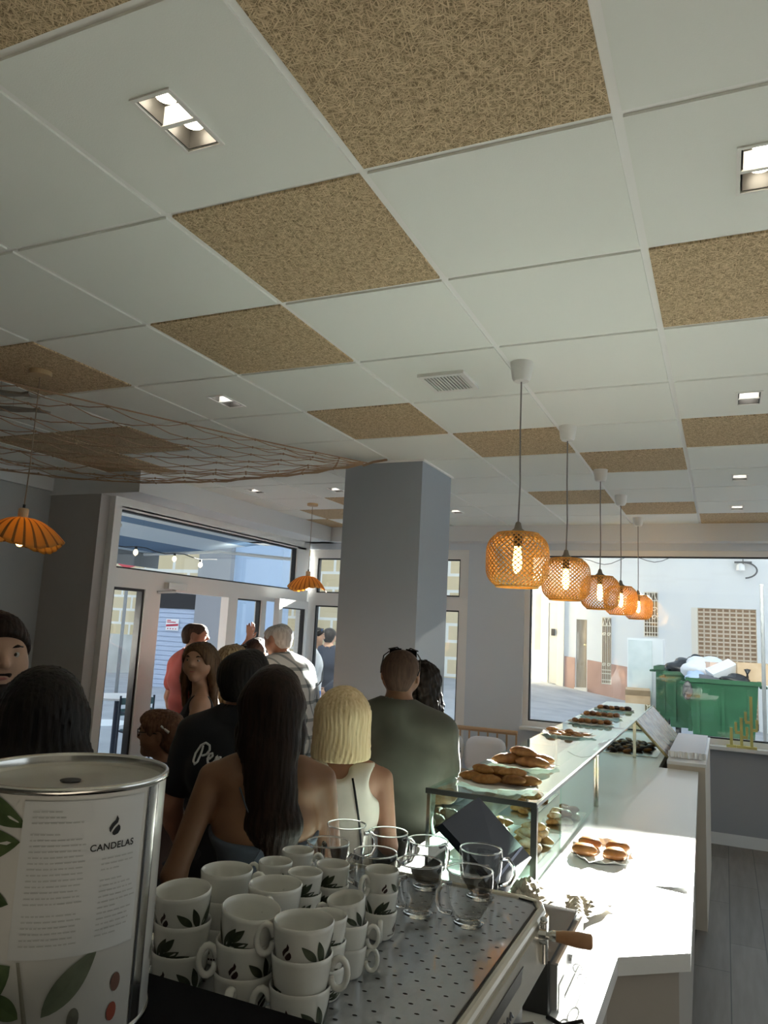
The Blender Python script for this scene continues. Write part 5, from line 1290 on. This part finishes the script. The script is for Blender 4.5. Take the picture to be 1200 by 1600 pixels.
class Person:
    def __init__(s, name_label, loc, rz, H, sex='m', skin=SK_M, res=.0085, head=(0, 0, 0), arms=None, lean=0., face=True, seedv=0, build=1.0, fine_hand=True):
        s.H = H; k = s.k = H/1.75; s.hk = k**.45; s.sex = sex; s.res = res; f = s.f = sex == 'f'; w = build; s.seed = seedv; s.lean = lean
        s.piv = V3(0, .005, 1.545)*k
        s.Rh = np.array(Euler((R(head[1]), R(head[2]), R(head[0]))).to_matrix())
        s.sh = (.160 if f else .182)*w
        s.arm = {}
        for sg, nm in ((-1, 'L'), (1, 'R')):
            d = dict(e=(sg*(s.sh+.045), -.025, 1.125), w=(sg*(s.sh+.04), .06, .885), hd=None, n=(-sg, 0, 0), curl=.5)
            if arms and nm in arms: d.update(arms[nm])
            s.arm[nm] = d
        tors = []; A = tors.append
        if f:
            A(((-.075, -.005, .93), (.075, -.005, .93), .108*w, None)); A(((-.035, .0, 1.10), (.035, .0, 1.10), .090*w, None)); A(((-.06, -.002, 1.27), (.06, -.002, 1.27), .098*w, None)); A(((0, -.005, .95), (0, -.01, 1.32), .088*w, None))
            A(((-.105, -.015, 1.40), (.105, -.015, 1.40), .062*w, None)); A(((-.07, .075, 1.26), (-.065, .09, 1.25), .052*w, None)); A(((.07, .075, 1.26), (.065, .09, 1.25), .052*w, None))
        else:
            A(((-.06, -.005, .93), (.06, -.005, .93), .108*w, None)); A(((-.055, .0, 1.10), (.055, .0, 1.10), .102*w, None)); A(((-.085, -.002, 1.28), (.085, -.002, 1.28), .112*w, None)); A(((0, 0, .95), (0, -.005, 1.33), .105*w, None))
            A(((-.13, -.012, 1.41), (.13, -.012, 1.41), .068*w, None))
        s.torso = [(V3(*a)*k, V3(*b)*k, r*k) for a, b, r, _ in tors]
        s.trap = [(V3(sg*.02, -.02, 1.515 if not f else 1.50)*k, V3(sg*(s.sh-.03), -.015, 1.445 if not f else 1.43)*k, (.036 if not f else .026)*k) for sg in (-1, 1)]
        s.root = None; s.label = name_label; s.loc = loc; s.rz = rz; s.skin = skin; s.face = face
        s.build_body()
    def bend(s, p):
        """stoop: rotate everything above the hips forward"""
        if not s.lean: return p
        p = np.asarray(p, float); z0 = .98*s.k
        t = min(1., max(0., (p[2]-z0)/(.25*s.k))); a = -R(s.lean)*t
        y, z = p[1], p[2]-z0
        return V3(p[0], y*math.cos(a)-z*math.sin(a), z0+y*math.sin(a)+z*math.cos(a))
    def hp(s, x, y, z):
        """head-local point (relative to the neck pivot) to body space"""
        return s.bend(s.piv)+s.Rh@(V3(x, y, z)*s.hk)
    def field(s, lo=None, hi=None, res=None):
        k = s.k; pts = [s.bend(V3(0, 0, 1.75)*k)]
        xs = [abs(V3(*s.arm[n][q])[0])*k for n in 'LR' for q in 'ew']; xm = max(xs+[.22*k])+.13
        ys = [V3(*s.arm[n][q])[1]*k for n in 'LR' for q in 'ew']; ln = .30 if s.lean else 0
        zs = [V3(*s.arm[n][q])[2]*k for n in 'LR' for q in 'ew']
        lo_ = V3(-xm, min(ys+[-.14])-.16, -.03); hi_ = V3(xm, max(ys+[.16])+.16+ln, max(zs+[1.66*k])+.18)
        if lo is not None: lo_ = np.maximum(lo_, lo)
        if hi is not None: hi_ = np.minimum(hi_, hi)
        return Field(lo_, hi_, res or s.res)
    def limb(s, F, sg, grow=0., frac=1., fore=True, k=.02):
        n = 'R' if sg > 0 else 'L'; a = s.arm[n]; kk = s.k; S = s.bend(V3(sg*s.sh, -.012, 1.408)*kk); E = V3(*a['e'])*kk; W = V3(*a['w'])*kk
        if not a.get('free'): E, W = s.bend(E), s.bend(W)
        f = s.f; ru, re, rw = ((.044, .036, .025) if f else (.053, .043, .030))
        e2 = S+(E-S)*min(1, frac); F.cap(S, e2, ru*kk+grow, (ru+(re-ru)*min(1, frac))*kk+grow, k)
        if fore:
            m = E+(W-E)*.3; F.cap(E, m, re*kk+grow, (re+.001)*kk+grow, k); F.cap(m, W, (re+.001)*kk+grow, rw*kk+grow, k)
        return S, E, W
    def hand(s, F, sg):
        n = 'R' if sg > 0 else 'L'; a = s.arm[n]; kk = s.k**.5; W = V3(*a['w'])*s.k; E = V3(*a['e'])*s.k
        if not a.get('free'): E, W = s.bend(E), s.bend(W)
        d = (W-E)/np.linalg.norm(W-E) if a['hd'] is None else V3(*a['hd'])/np.linalg.norm(a['hd'])
        nn = V3(*a['n']); nn = nn-d*(nn@d); nn /= np.linalg.norm(nn); l = np.cross(d, nn)*(-sg)
        g = max(.0085, s.res*1.02)*kk
        F.cap(W, W+d*.03*kk, .024*kk, .022*kk, .015); F.cap(W+d*.035*kk, W+d*.075*kk, .0165*kk, .0155*kk, .012, (l, 2.1))
        cu = a['curl']
        for i, (o, L) in enumerate(((.031, .068), (.0105, .078), (-.0105, .073), (-.031, .056))):
            b = W+d*(.083-.004*abs(i-1))*kk+l*o*kk*1.08; L *= kk
            a1 = cu*.6; a2 = cu*1.5; d1 = d*math.cos(a1)+nn*math.sin(a1)+l*o*2.2; d2 = d*math.cos(a2)+nn*math.sin(a2)+l*o*1.2
            m = b+d1*L*.5; F.cap(b, m, g*1.02, g*.97, .005); F.cap(m, m+d2*L*.5, g*.97, g*.82, .004)
        b = W+d*.030*kk+l*.030*kk; m = b+(d*.6+l*.75+nn*.2)*.036*kk; F.cap(b, m, g*1.25, g*1.08, .007); F.cap(m, m+(d*.9+l*.35+nn*.2*cu)*.030*kk, g*1.08, g*.88, .004)
    def build_body(s):
        k = s.k; F = s.field(); f = s.f
        for a, b, r in s.torso: F.cap(s.bend(a), s.bend(b), r, None, .04*k)
        for a, b, r in s.trap: F.cap(s.bend(a), s.bend(b), r, None, .035*k)
        nr = (.046 if f else .057)*k
        F.cap(s.bend(V3(0, -.018, 1.42)*k), s.hp(0, .0, .055), nr*1.06, nr*.98, .03*k)
        for sg in (-1, 1):
            s.limb(F, sg); s.hand(F, sg)
            hx = .085 if not f else .092
            F.cap(V3(sg*hx, 0, .89)*k, V3(sg*.092, .012, .485)*k, .088*k, .056*k, .03*k); F.cap(V3(sg*.092, .012, .485)*k, V3(sg*.09, -.022, .30)*k, .055*k, .052*k, .02); F.cap(V3(sg*.09, -.022, .30)*k, V3(sg*.088, -.02, .085)*k, .052*k, .036*k, .02)
            F.cap(V3(sg*.088, -.035, .045)*k, V3(sg*.098, .13, .035)*k, .040*k, .033*k, .02)
        h = s.hk; c = lambda a, b, ra, rb=None, kk=.018, st=None, op='u': F.cap(s.hp(*a), s.hp(*b), ra*h, None if rb is None else rb*h, kk, st, op)
        c((0, -.028, .118), (0, .030, .122), .077, .074, .03); c((0, .03, .08), (0, .062, .028), .060, .036, .03)
        c((-.028, .035, .068), (.028, .035, .068), .052, None, .02)
        for sg in (-1, 1):
            c((sg*.038, .058, .072), (sg*.046, .030, .078), .028, .03, .02)
            c((sg*.078, -.008, .108), (sg*.079, -.012, .072), .017, .011, .006, (s.Rh@V3(1, 0, .0), .5))
        if s.face:
            c((-.030, .088, .128), (.030, .088, .128), .012, None, .014)
            c((0, .094, .122), (0, .112, .088), .008, .0125, .008)
            for sg in (-1, 1):
                c((sg*.011, .104, .083), (sg*.011, .104, .083), .009, None, .006)
                c((sg*.031, .106, .112), (sg*.036, .104, .112), .0115, None, .010, None, 's')
                c((sg*.031, .082, .110), (sg*.031, .082, .110), .0125, None, .004)
            c((-.016, .092, .052), (.016, .092, .052), .0075, None, .006); c((-.014, .090, .042), (.014, .090, .042), .008, None, .006)
            c((0, .084, .016), (0, .080, .014), .019, None, .015)
        s.root = F.build('person', s.skin); s.root.location = s.loc; s.root.rotation_euler = (0, 0, s.rz)
        tag(s.root, s.label, 'person')
        if s.face: s.eyes()
    def eyes(s):
        h = s.hk
        for sg in (-1, 1):
            b = MB(); ctr = s.hp(sg*.031, .0855, .111)
            b.ball(ctr, .0115*h, 12, 8); b.m(1).ball(s.hp(sg*.031+.002, .0935, .111), .0052*h, 10, 6); b.build('eye', [mat('eye_white', (.40, .37, .34), .25), mat('iris_dark', (.025, .014, .008), .2)], s.root, True)
            b = MB(); b.tube([s.hp(sg*.014, .100, .128), s.hp(sg*.030, .0995, .1335), s.hp(sg*.048, .087, .130)], [.0035*h, .0045*h, .002*h], 6); b.build('eyebrow', H_DARK, s.root, True)
        b = MB(); b.tube([s.hp(-.021, .0935, .0475), s.hp(-.008, .1005, .0495), s.hp(0, .101, .0485), s.hp(.008, .1005, .0495), s.hp(.021, .0935, .0475)], [.001, .0038*h, .0035*h, .0038*h, .001], 6); b.build('lips', mat('lips', (.30, .10, .08), .45), s.root, True)
    # clothes
    def top(s, name, m, hem=.86, grow=.014, sleeve=.55, neck=.072, scoop=0., cut_back=None, armholes=False, loose=.0, fold=.004, res=None):
        k = s.k; F = s.field(lo=V3(-9, -9, (hem-.1)*k) if not s.lean else None, res=res)
        for a, b, r in s.torso: F.cap(s.bend(a), s.bend(b), r+grow+loose, None, .05*k)
        if not armholes:
            for a, b, r in s.trap: F.cap(s.bend(a), s.bend(b), r+grow*.8, None, .035*k)
        F.cap(s.bend(V3(0, -.018, 1.40)*k), s.bend(V3(0, -.012, 1.475)*k), (.048 if s.f else .060)*k+grow*.9, None, .03*k) if not armholes and cut_back is None else None
        if hem < .86: F.cap(V3(-.075, 0, hem-.05)*k, V3(.075, 0, hem-.05)*k, .125*k+loose, None, .06*k)
        if sleeve:
            for sg in (-1, 1):
                S, E, W = s.limb(F, sg, grow+.004, sleeve, sleeve > 1.0, .025)
        if fold: F.wrinkle(folds(fold, s.seed, s.H))
        if armholes:
            for sg in (-1, 1): F.cap(s.bend(V3(sg*(s.sh+.035), -.10, 1.40)*k), s.bend(V3(sg*(s.sh+.035), .12, 1.40)*k), .092*k, None, .008, None, 's')
            F.plane((0, 0, 1), 1.475*k) if not s.lean else None
        F.cap(s.bend(V3(0, -.008, 1.495)*k), s.bend(V3(0, .03, 1.64)*k), neck*k, (neck+.02)*k, .008, None, 's'); F.cap(s.bend(V3(0, .055, 1.47)*k), s.bend(V3(0, .075, 1.52)*k), .045*k, .055*k, .01, None, 's')
        if scoop: F.cap(s.bend(V3(0, .12, 1.46)*k), s.bend(V3(0, .16, 1.46)*k), scoop*k, None, .008, None, 's'); F.cap(s.bend(V3(0, -.12, 1.47)*k), s.bend(V3(0, -.16, 1.47)*k), scoop*.8*k, None, .008, None, 's')
        if cut_back is not None: F.plane((0, -.25, 1), cut_back*k)
        F.plane((0, 0, -1), -hem*k)
        s.topF = F
        return F.build(name, m, s.root)
    def trousers(s, name, m, length=.06, grow=.012, waist=1.0, res=None):
        k = s.k; F = s.field(hi=V3(9, 9, (waist+.06)*k), res=res or s.res*1.3); hx = .085 if not s.f else .092
        a, b, r = s.torso[0]; F.cap(a, b, r+grow, None, .04*k)
        F.cap(V3(-.04, 0, 1.0)*k, V3(.04, 0, 1.0)*k, .105*k+grow, None, .04*k)
        for sg in (-1, 1):
            F.cap(V3(sg*hx, 0, .89)*k, V3(sg*.092, .012, .485)*k, .090*k+grow, .062*k+grow, .03*k); F.cap(V3(sg*.092, .012, .485)*k, V3(sg*.089, -.02, .10)*k, .062*k+grow, .050*k+grow, .02)
        F.wrinkle(folds(.004, s.seed+5, s.H)); F.plane((0, 0, 1), waist*k); F.plane((0, 0, -1), -length*k)
        return F.build(name, m, s.root)
    def shoes(s, m):
        k = s.k
        for sg in (-1, 1):
            F = Field(V3(sg*.095*k-.10, -.14, -.005), V3(sg*.095*k+.10, .26, .14), .008)
            F.cap(V3(sg*.088, -.035, .045)*k, V3(sg*.098, .135, .035)*k, .040*k+.010, .033*k+.010, .02); F.plane((0, 0, 1), .09*k); F.plane((0, 0, -1), -.002); F.build('shoe', m, s.root)
    # hair in head space
    def hfield(s, m=.16, down=.1, back=.1, res=None):
        c = s.hp(0, 0, .1); return Field(c-V3(m, m+back, m+down), c+V3(m, m+back*.3, m+.02), res or max(.005, s.res*.75))
    def hplane(s, F, n, p):
        n = s.Rh@V3(*n); F.plane(n, float(n@s.hp(*p))); return F
    def strands(s, F, amp, freq):
        c = s.hp(0, 0, .1)
        def fn(x, y, z):
            th = np.arctan2(x-c[0], -(y-c[1])+1e-6); return amp*np.sin(freq*th+2.5*np.sin(z*17)+1.2*np.sin(z*41+th*4))
        return F.wrinkle(fn)
    def hair_short(s, m, grow=.008, front=.05, amp=.002, nape=.03, vol=0., name='hair'):
        F = s.hfield(); h = s.hk
        F.cap(s.hp(0, -.030, .118), s.hp(0, .032, .122), (.077+grow)*h, (.074+grow)*h, .02)
        F.cap(s.hp(0, -.045, .085), s.hp(0, -.045, .06), (.058+grow)*h, (.05+grow)*h, .02)
        if vol: F.cap(s.hp(0, .0, .165), s.hp(0, .055, .168), (.035+vol)*h, (.030+vol)*h, .03)
        s.strands(F, amp, 40)
        s.hplane(F, (0, .75, -.66), (0, .048+front*.3, .118)); s.hplane(F, (0, 0, -1), (0, 0, nape))
        for sg in (-1, 1): F.cap(s.hp(sg*.09, .0, .09), s.hp(sg*.09, .0, .075), .030*h, None, .006, None, 's')
        return F.build(name, m, s.root)
    def hair_long(s, m, length=.45, width=.075, grow=.014, amp=.003, freq=34, part=True, curl=0., front=True, side=0., back=-.06, taper=.6):
        F = s.hfield(.17, length+.05, .10, max(.0055, s.res*.8)); h = s.hk
        F.cap(s.hp(0, -.030, .118), s.hp(0, .030, .122), (.077+grow)*h, (.074+grow)*h, .02)
        P0 = s.hp(0, -.05, .09); dn = V3(0, 0, -1); bk = s.Rh@V3(0, -1, 0)
        lat = s.Rh@V3(1, 0, 0)
        P1 = s.hp(0, -.075, -.02); P2 = P1+V3(0, 0, -length*.45)+bk*.02+lat*side*.4; P3 = P1+V3(0, 0, -length)+bk*(.0)+lat*side
        st = (lat, 1.7)
        F.cap(P0, P1, .062*h, width*.72, .03, st); F.cap(P1, P2, width*.72, width*.66, .03, st); F.cap(P2, P3, width*.66, width*taper*.6, .03, st)
        if front:
            for sg in (-1, 1):
                a = s.hp(sg*.070, .015, .10); b = s.hp(sg*.084, .0, .0); c = b+V3(0, 0, -length*.5)+bk*.03
                F.cap(a, b, .026, .024, .02); F.cap(b, c, .024, .016, .02)
        s.strands(F, amp, freq)
        if curl: F.wrinkle(lambda x, y, z: curl*np.sin(x*70+np.sin(z*60)*1.5)*np.sin(z*75+y*40))
        F.cap(s.hp(0, .10, .085), s.hp(0, .10, .03), .066*h, .062*h, .010, None, 's'); F.cap(s.hp(0, .12, .12), s.hp(0, .12, .10), .050*h, None, .01, None, 's')
        return F.build('hair', m, s.root)
    def hair_bob(s, m, grow=.022, amp=.0025):
        F = s.hfield(.17, .12, .06, .0055); h = s.hk
        F.cap(s.hp(0, -.028, .122), s.hp(0, .022, .124), (.077+grow)*h, (.074+grow)*h, .02)
        F.cap(s.hp(0, -.028, .10), s.hp(0, -.034, -.03), (.085+grow)*h, (.090+grow)*h, .03, (s.Rh@V3(1, 0, 0), 1.05))
        s.strands(F, amp, 46)
        F.cap(s.hp(0, .115, .09), s.hp(0, .115, -.06), .072*h, .075*h, .012, None, 's')
        F.cap(s.hp(0, .0, -.02), s.hp(0, .02, -.16), .065*h, .07*h, .012, None, 's')
        s.hplane(F, (0, 0, -1), (0, 0, -.052))
        return F.build('hair', m, s.root)
    def beard(s, m):
        F = s.hfield(.12, .02, .0, .0045); h = s.hk
        F.cap(s.hp(0, .03, .08), s.hp(0, .063, .027), .062*h, .0385*h, .03); F.cap(s.hp(0, .084, .016), s.hp(0, .08, .014), .0215*h, None, .015)
        for sg in (-1, 1): F.cap(s.hp(sg*.038, .058, .062), s.hp(sg*.050, .020, .075), .028*h, .03*h, .02)
        F.cap(s.hp(-.018, .094, .060), s.hp(.018, .094, .060), .0085*h, None, .01)
        s.hplane(F, (0, .35, 1), (0, .094, .063)); F.cap(s.hp(-.012, .10, .046), s.hp(.012, .10, .046), .010*h, None, .004, None, 's')
        return F.build('beard', m, s.root)
    def sunglasses(s, m, z=.165, y=.055, lens=None, tiltz=0.):
        h = s.hk; b = MB(); ls = lens or m
        for sg in (-1, 1):
            b.m(1); b.slab([s.hp(sg*.008, y+.035, z+.012), s.hp(sg*.062, y+.020, z+.010), s.hp(sg*.060, y+.010, z+.040), s.hp(sg*.010, y+.024, z+.044)], s.Rh@V3(0, .003, .001))
            b.m(0); b.tube([s.hp(sg*.064, y+.018, z+.026), s.hp(sg*.080, y-.02, z+.008), s.hp(sg*.084, -.02, .118), s.hp(sg*.080, -.045, .095)], .0028, 6)
            b.tube([s.hp(sg*.004, y+.034, z+.030), s.hp(sg*.030, y+.032, z+.048), s.hp(sg*.066, y+.014, z+.038)], .003, 6)
        return b.build('sunglasses', [m, ls], s.root)
    def strap(s, pts, r, m, name='strap'): b = MB(); b.tube([V3(*p)*s.k for p in pts], r, 6); return b.build(name, m, s.root, True)
def on_back(F, x, z):
    i = int(round((x-F.lo[0])/F.h)); k = int(round((z-F.lo[2])/F.h)); col = F.F[i, :, k]; j = int(np.argmax(col < 0)); t = col[j-1]/(col[j-1]-col[j]+1e-9); return F.lo[1]+F.h*(j-1+t)
black_frame = mat('frame_black', (.01, .01, .012), .25); blue_lens = mat('lens_blue', (.08, .22, .55), .1, .4)
tee_black = cloth('tee_black', (.008, .009, .012)); trous_dark = cloth('trousers_dark', (.02, .022, .028)); shoe_d = mat('shoe_dark', (.03, .03, .03), .6); denim = cloth('denim', (.06, .12, .25))
def dress(p, m=trous_dark, **k): p.trousers('trousers', m, **k); p.shoes(shoe_d)

# woman with bare back and very long dark hair, nearest in the queue
p = Person('woman with long dark brown hair and bare back, strappy blue-grey top, nearest behind the cups', (-1.235, 1.985, 0), R(32), 1.60, 'f', SK_T, .0075, head=(-4, 4, 0), seedv=1, build=1.10,
    arms=dict(L=dict(e=(-.262, -.075, 1.13), w=(-.255, .10, .955), n=(0, 0, -1), curl=.7), R=dict(e=(.225, .06, 1.12), w=(.10, .27, 1.10), n=(0, 0, 1), curl=.8)))
p.hair_long(H_DARK, .47, .066, .012, .0014, 46, side=.075, back=-.05, taper=.40)
p.top('top', cloth('top_bluegrey', (.075, .095, .125)), hem=.90, sleeve=0, cut_back=1.255, grow=.010, fold=.003)
for sg in (-1, 1): p.strap([(sg*.12, .10, 1.26), (sg*.125, .06, 1.40), (sg*.115, -.045, 1.455), (sg*.06, -.112, 1.34), (-sg*.03, -.125, 1.18)], .0022, p.skin if False else cloth('top_bluegrey', (.075, .095, .125)))
dress(p, denim)
# blond woman with bob
p = Person('woman with straight blond bob and cream sleeveless top, back to the viewer beside the mugs', (-1.300, 2.585, 0), R(22), 1.485, 'f', SK_R, .008, head=(0, 3, 0), seedv=2, build=1.17,
    arms=dict(L=dict(e=(-.235, .03, 1.12), w=(-.10, .19, 1.26), n=(0, 0, 1), curl=.9, hd=(.5, -.1, .8)), R=dict(e=(.225, .0, 1.13), w=(.10, .18, 1.18), n=(0, -1, 0), curl=.6, hd=(-.8, 0, .5))))
p.hair_bob(H_BLOND)
p.top('tank_top', cloth('cream_knit', (.64, .59, .52)), hem=.88, sleeve=0, armholes=True, neck=.080, scoop=.085, grow=.012, fold=.003)
dress(p, cloth('linen_pale', (.45, .42, .36)))
F_ = p.topF; b = MB(); b.tube([(x*p.k, on_back(F_, x*p.k, z*p.k)-.003, z*p.k) for x, z in ((.062, 1.42), (.075, 1.37), (.09, 1.30), (.105, 1.22), (.115, 1.14), (.12, 1.05), (.122, .97))], .0042, 6); b.build('bag_strap', black_frame, p.root, True)
# olive tee man
p = Person('broad man in olive green t-shirt, buzzed hair and sunglasses pushed up, seen from behind', (-1.255, 3.00, 0), R(22), 1.650, 'm', SK_T, .008, head=(-6, -2, 2), seedv=3, build=1.06, face=True, arms=dict(R=dict(e=(.235, .03, 1.14), w=(.10, .20, 1.10), n=(0, -1, 0), curl=.7, hd=(-.9, 0, .2))))
p.hair_short(H_BUZZ, .0035, .05, .0006, .025)
p.top('t_shirt', cloth('olive_cotton', (.070, .072, .056), (.085, .088, .070), 9), hem=.84, sleeve=.62, neck=.066, grow=.016, fold=.005)
p.sunglasses(black_frame, z=.160, y=.025); dress(p)
# curly woman half hidden behind him
p = Person('woman with curly black hair half hidden behind the man in olive, bare upper arm showing', (-1.415, 3.64, 0), R(70), 1.565, 'f', SK_T, .0095, head=(10, 0, 0), seedv=4)
p.hair_long(H_BLACK, .26, .070, .018, .004, 22, curl=.006); p.top('tank_top', cloth('white_cotton', (.82, .82, .82)), hem=.88, sleeve=0, armholes=True, scoop=.08, grow=.010); dress(p)
# man in black tee with lettering
p = Person('man in black t-shirt with white script lettering on the back, left of the bare-backed woman', (-1.70, 2.50, 0), R(18), 1.615, 'm', SK_R, .008, head=(-22, 6, 6), seedv=5, build=1.04,
    arms=dict(L=dict(e=(-.255, -.02, 1.12), w=(-.215, .10, .90), curl=.6), R=dict(e=(.20, .07, 1.14), w=(.07, .18, 1.34), n=(0, -1, 0), curl=.9, hd=(-.3, .1, .9))))
p.hair_short(H_BLACK, .010, .05, .002, .02, .006)
p.top('t_shirt', tee_black, hem=.82, sleeve=.64, neck=.066, grow=.016, fold=.005); dress(p)
def script(F, strokes, x0, z0, sc, m, par):
    b = MB()
    for stv in strokes:
        pts = []
        for i in range(len(stv)-1):
            for q in range(4):
                u = q/4; pts.append((stv[i][0]*(1-u)+stv[i+1][0]*u, stv[i][1]*(1-u)+stv[i+1][1]*u))
        pts.append(stv[-1]); b.tube([(x0+x*sc, on_back(F, x0+x*sc, z0+z*sc)-.003, z0+z*sc) for x, z in pts], .0042, 6)
    return b.build('script_lettering', m, par, True)
Pst = [(.05, .95), (.0, .5), (-.1, .1), (-.25, -.05), (-.38, .1), (-.35, .5), (-.1, .95), (.2, 1.12), (.45, 1.0), (.5, .75), (.35, .5), (.1, .42)]
est = [(.45, .25), (.62, .32), (.75, .45), (.7, .6), (.55, .55), (.48, .3), (.55, .08), (.75, .05), (.95, .22)]
rst = [(.95, .22), (1.02, .5), (1.08, .1), (1.18, .45), (1.3, .42)]
script(p.topF, [Pst, est, rst], -.105, 1.215, .064, mat('print_white', (.62, .62, .62), .7), p.root)
# woman looking back at the viewer
p = Person('brown-haired woman in black top looking back over her bare shoulder towards the viewer', (-2.62, 3.44, 0), R(128), 1.60, 'f', SK_M, .0085, head=(66, -2, 0), seedv=6,
    arms=dict(L=dict(e=(-.20, .07, 1.10), w=(-.05, .25, 1.04), n=(0, 0, 1), curl=.8)))
p.hair_long(H_BROWN, .30, .070, .014, .003, 34); p.top('black_top', tee_black, hem=.86, sleeve=0, armholes=True, scoop=.085, grow=.010); dress(p)
# man in coral polo pointing out
p = Person('balding man in coral red polo with raised right arm in the open doorway', (-3.95, 5.06, 0), R(-18), 1.70, 'm', SK_R, .010, head=(-38, -4, 0), seedv=7, build=1.06,
    arms=dict(R=dict(e=(.31, .18, 1.42), w=(.36, .30, 1.62), n=(-1, 0, .2), curl=.25, hd=(.1, .05, .9))))
p.hair_short(H_BUZZ, .0025, .0, .0004, .025); p.top('polo_shirt', cloth('coral_pique', (.24, .036, .026)), hem=.80, sleeve=.62, neck=.064, grow=.018); p.trousers('shorts', cloth('olive_drill', (.05, .055, .035)), length=.45); p.shoes(shoe_d)
F = Field(V3(-.12, -.12, 1.36), V3(.12, .12, 1.56), .008); F.cap(V3(0, -.02, 1.41), V3(0, .0, 1.455), .074, .070, .01); F.cap(V3(0, -.02, 1.36), V3(0, .01, 1.56), .058, .060, .004, None, 's'); F.build('collar', cloth('coral_pique'), p.root)
# woman with highlighted hair and sunglasses on her head
p = Person('woman with streaked blond-brown hair and dark sunglasses band on her head, seen from behind', (-2.72, 3.88, 0), R(20), 1.575, 'f', SK_M, .010, seedv=8, face=True, head=(-25, 0, 0))
p.hair_long(hairm('hair_streaked', (.16, .09, .045), (.50, .38, .22)), .16, .070, .016, .003, 30); p.sunglasses(black_frame, z=.168, y=.03); p.top('vest_top', cloth('sage_cotton', (.14, .16, .12)), hem=.86, sleeve=0, armholes=True, scoop=.085, grow=.010); dress(p)
# dark-haired person further back
p = Person('dark-haired person whose crown only shows between the other heads before the old man', (-3.17, 4.80, 0), R(10), 1.60, 'm', SK_M, .011, seedv=9)
p.hair_short(H_DARK, .012, .05, .003, .02, .01); p.top('t_shirt', cloth('grey_cotton', (.10, .10, .11)), hem=.84, sleeve=.6); dress(p)
# old man in plaid shirt
p = Person('stooped white-haired old man in white and grey plaid shirt turned to the left', (-2.70, 4.56, 0), R(72), 1.75, 'm', SK_R, .0095, head=(8, -16, 0), lean=14, seedv=10, build=1.10,
    arms=dict(L=dict(e=(-.25, -.02, 1.12), w=(-.22, .12, .92)), R=dict(e=(.25, .02, 1.12), w=(.22, .16, .95))))
p.hair_short(H_GREY, .006, .0, .002, .02); p.top('plaid_shirt', plaid(), hem=.70, sleeve=.75, neck=.064, grow=.020, loose=.012, fold=.006); dress(p, cloth('grey_trousers', (.12, .13, .14)))
# young man outside
p = Person('young man in white t-shirt with blue sunglasses on his head, outside by the corner window', (-4.52, 8.08, -.02), R(-55), 1.725, 'm', SK_M, .010, head=(-8, -8, 0), seedv=11)
p.hair_short(H_BLACK, .008, .05, .002, .03); p.top('t_shirt', cloth('white_cotton'), hem=.84, sleeve=.62, neck=.066, grow=.016); p.sunglasses(black_frame, z=.155, y=.045, lens=blue_lens); p.trousers('shorts', cloth('blue_shorts', (.05, .14, .42)), length=.45); p.shoes(shoe_d)
p.strap([(-.10, .02, 1.475), (-.02, .135, 1.33), (.12, .12, 1.12), (.17, .0, 1.0), (.10, -.13, 1.12), (-.04, -.13, 1.33), (-.10, -.03, 1.47)], .011, black_frame, 'bag_strap')
# man in navy outside
p = Person('man in navy suit with hands clasped behind him, outside and half hidden by the pillar', (-4.60, 8.62, -.02), R(15), 1.72, 'm', SK_M, .011, seedv=12,
    arms=dict(L=dict(e=(-.25, -.10, 1.13), w=(-.07, -.19, .98), n=(0, 1, 0)), R=dict(e=(.25, -.10, 1.13), w=(.07, -.21, .99), n=(0, 1, 0))))
p.hair_short(H_BLACK, .008, .05, .002, .02); p.top('suit_jacket', cloth('navy_wool', (.012, .018, .035)), hem=.74, sleeve=1.2, grow=.018); dress(p, cloth('navy_wool'))
# bearded man at the left edge
p = Person('bearded young man with dark quiff facing the viewer, cut by the left edge', (-1.79, 1.45, 0), R(-128), 1.722, 'm', SK_M, .0075, head=(14, -4, 0), seedv=13)
p.hair_short(H_DARK, .007, .05, .002, .03, .014); p.beard(H_DARK); p.top('t_shirt', cloth('grey_marl', (.055, .06, .07)), hem=.84, sleeve=.62, neck=.074); dress(p)
# woman with black hair in front of him
p = Person('woman with long straight black hair and dark green top, from behind, next to the tin', (-1.435, 1.315, 0), R(47), 1.595, 'f', SK_T, .0085, head=(0, 2, 0), seedv=14)
p.hair_long(H_BLACK, .34, .092, .018, .0025, 42); p.top('dark_top', cloth('dark_green', (.012, .022, .016)), hem=.86, sleeve=.4, grow=.012); dress(p)
# short person in glasses
p = Person('short person with reddish brown hair and glasses in profile, low between the tin and doorway', (-2.22, 2.70, 0), R(110), 1.305, 'f', SK_T, .0085, seedv=15, head=(4, -4, 0))
p.hair_short(hairm('hair_reddish', (.07, .03, .018), (.14, .07, .04)), .014, .03, .003, -.02, .01)
b = MB()
for sg in (-1, 1):
    b.tube([p.hp(sg*.032+.021*math.cos(t), .108-.006*abs(math.cos(t)), .112+.017*math.sin(t)) for t in [i*.5 for i in range(13)]], .002, 5, closed=True); b.tube([p.hp(sg*.053, .100, .116), p.hp(sg*.080, .03, .114), p.hp(sg*.083, -.01, .106)], .002, 5)
b.build('glasses', black_frame, p.root)
b = MB(); b.tube([p.hp(-.082, -.02, .145), p.hp(-.090, -.06, .115)], .006, 6); b.build('hair_clip', mat('steel'), p.root)
p.top('blouse', cloth('brown_blouse', (.05, .03, .025)), hem=.84, sleeve=.6); dress(p)
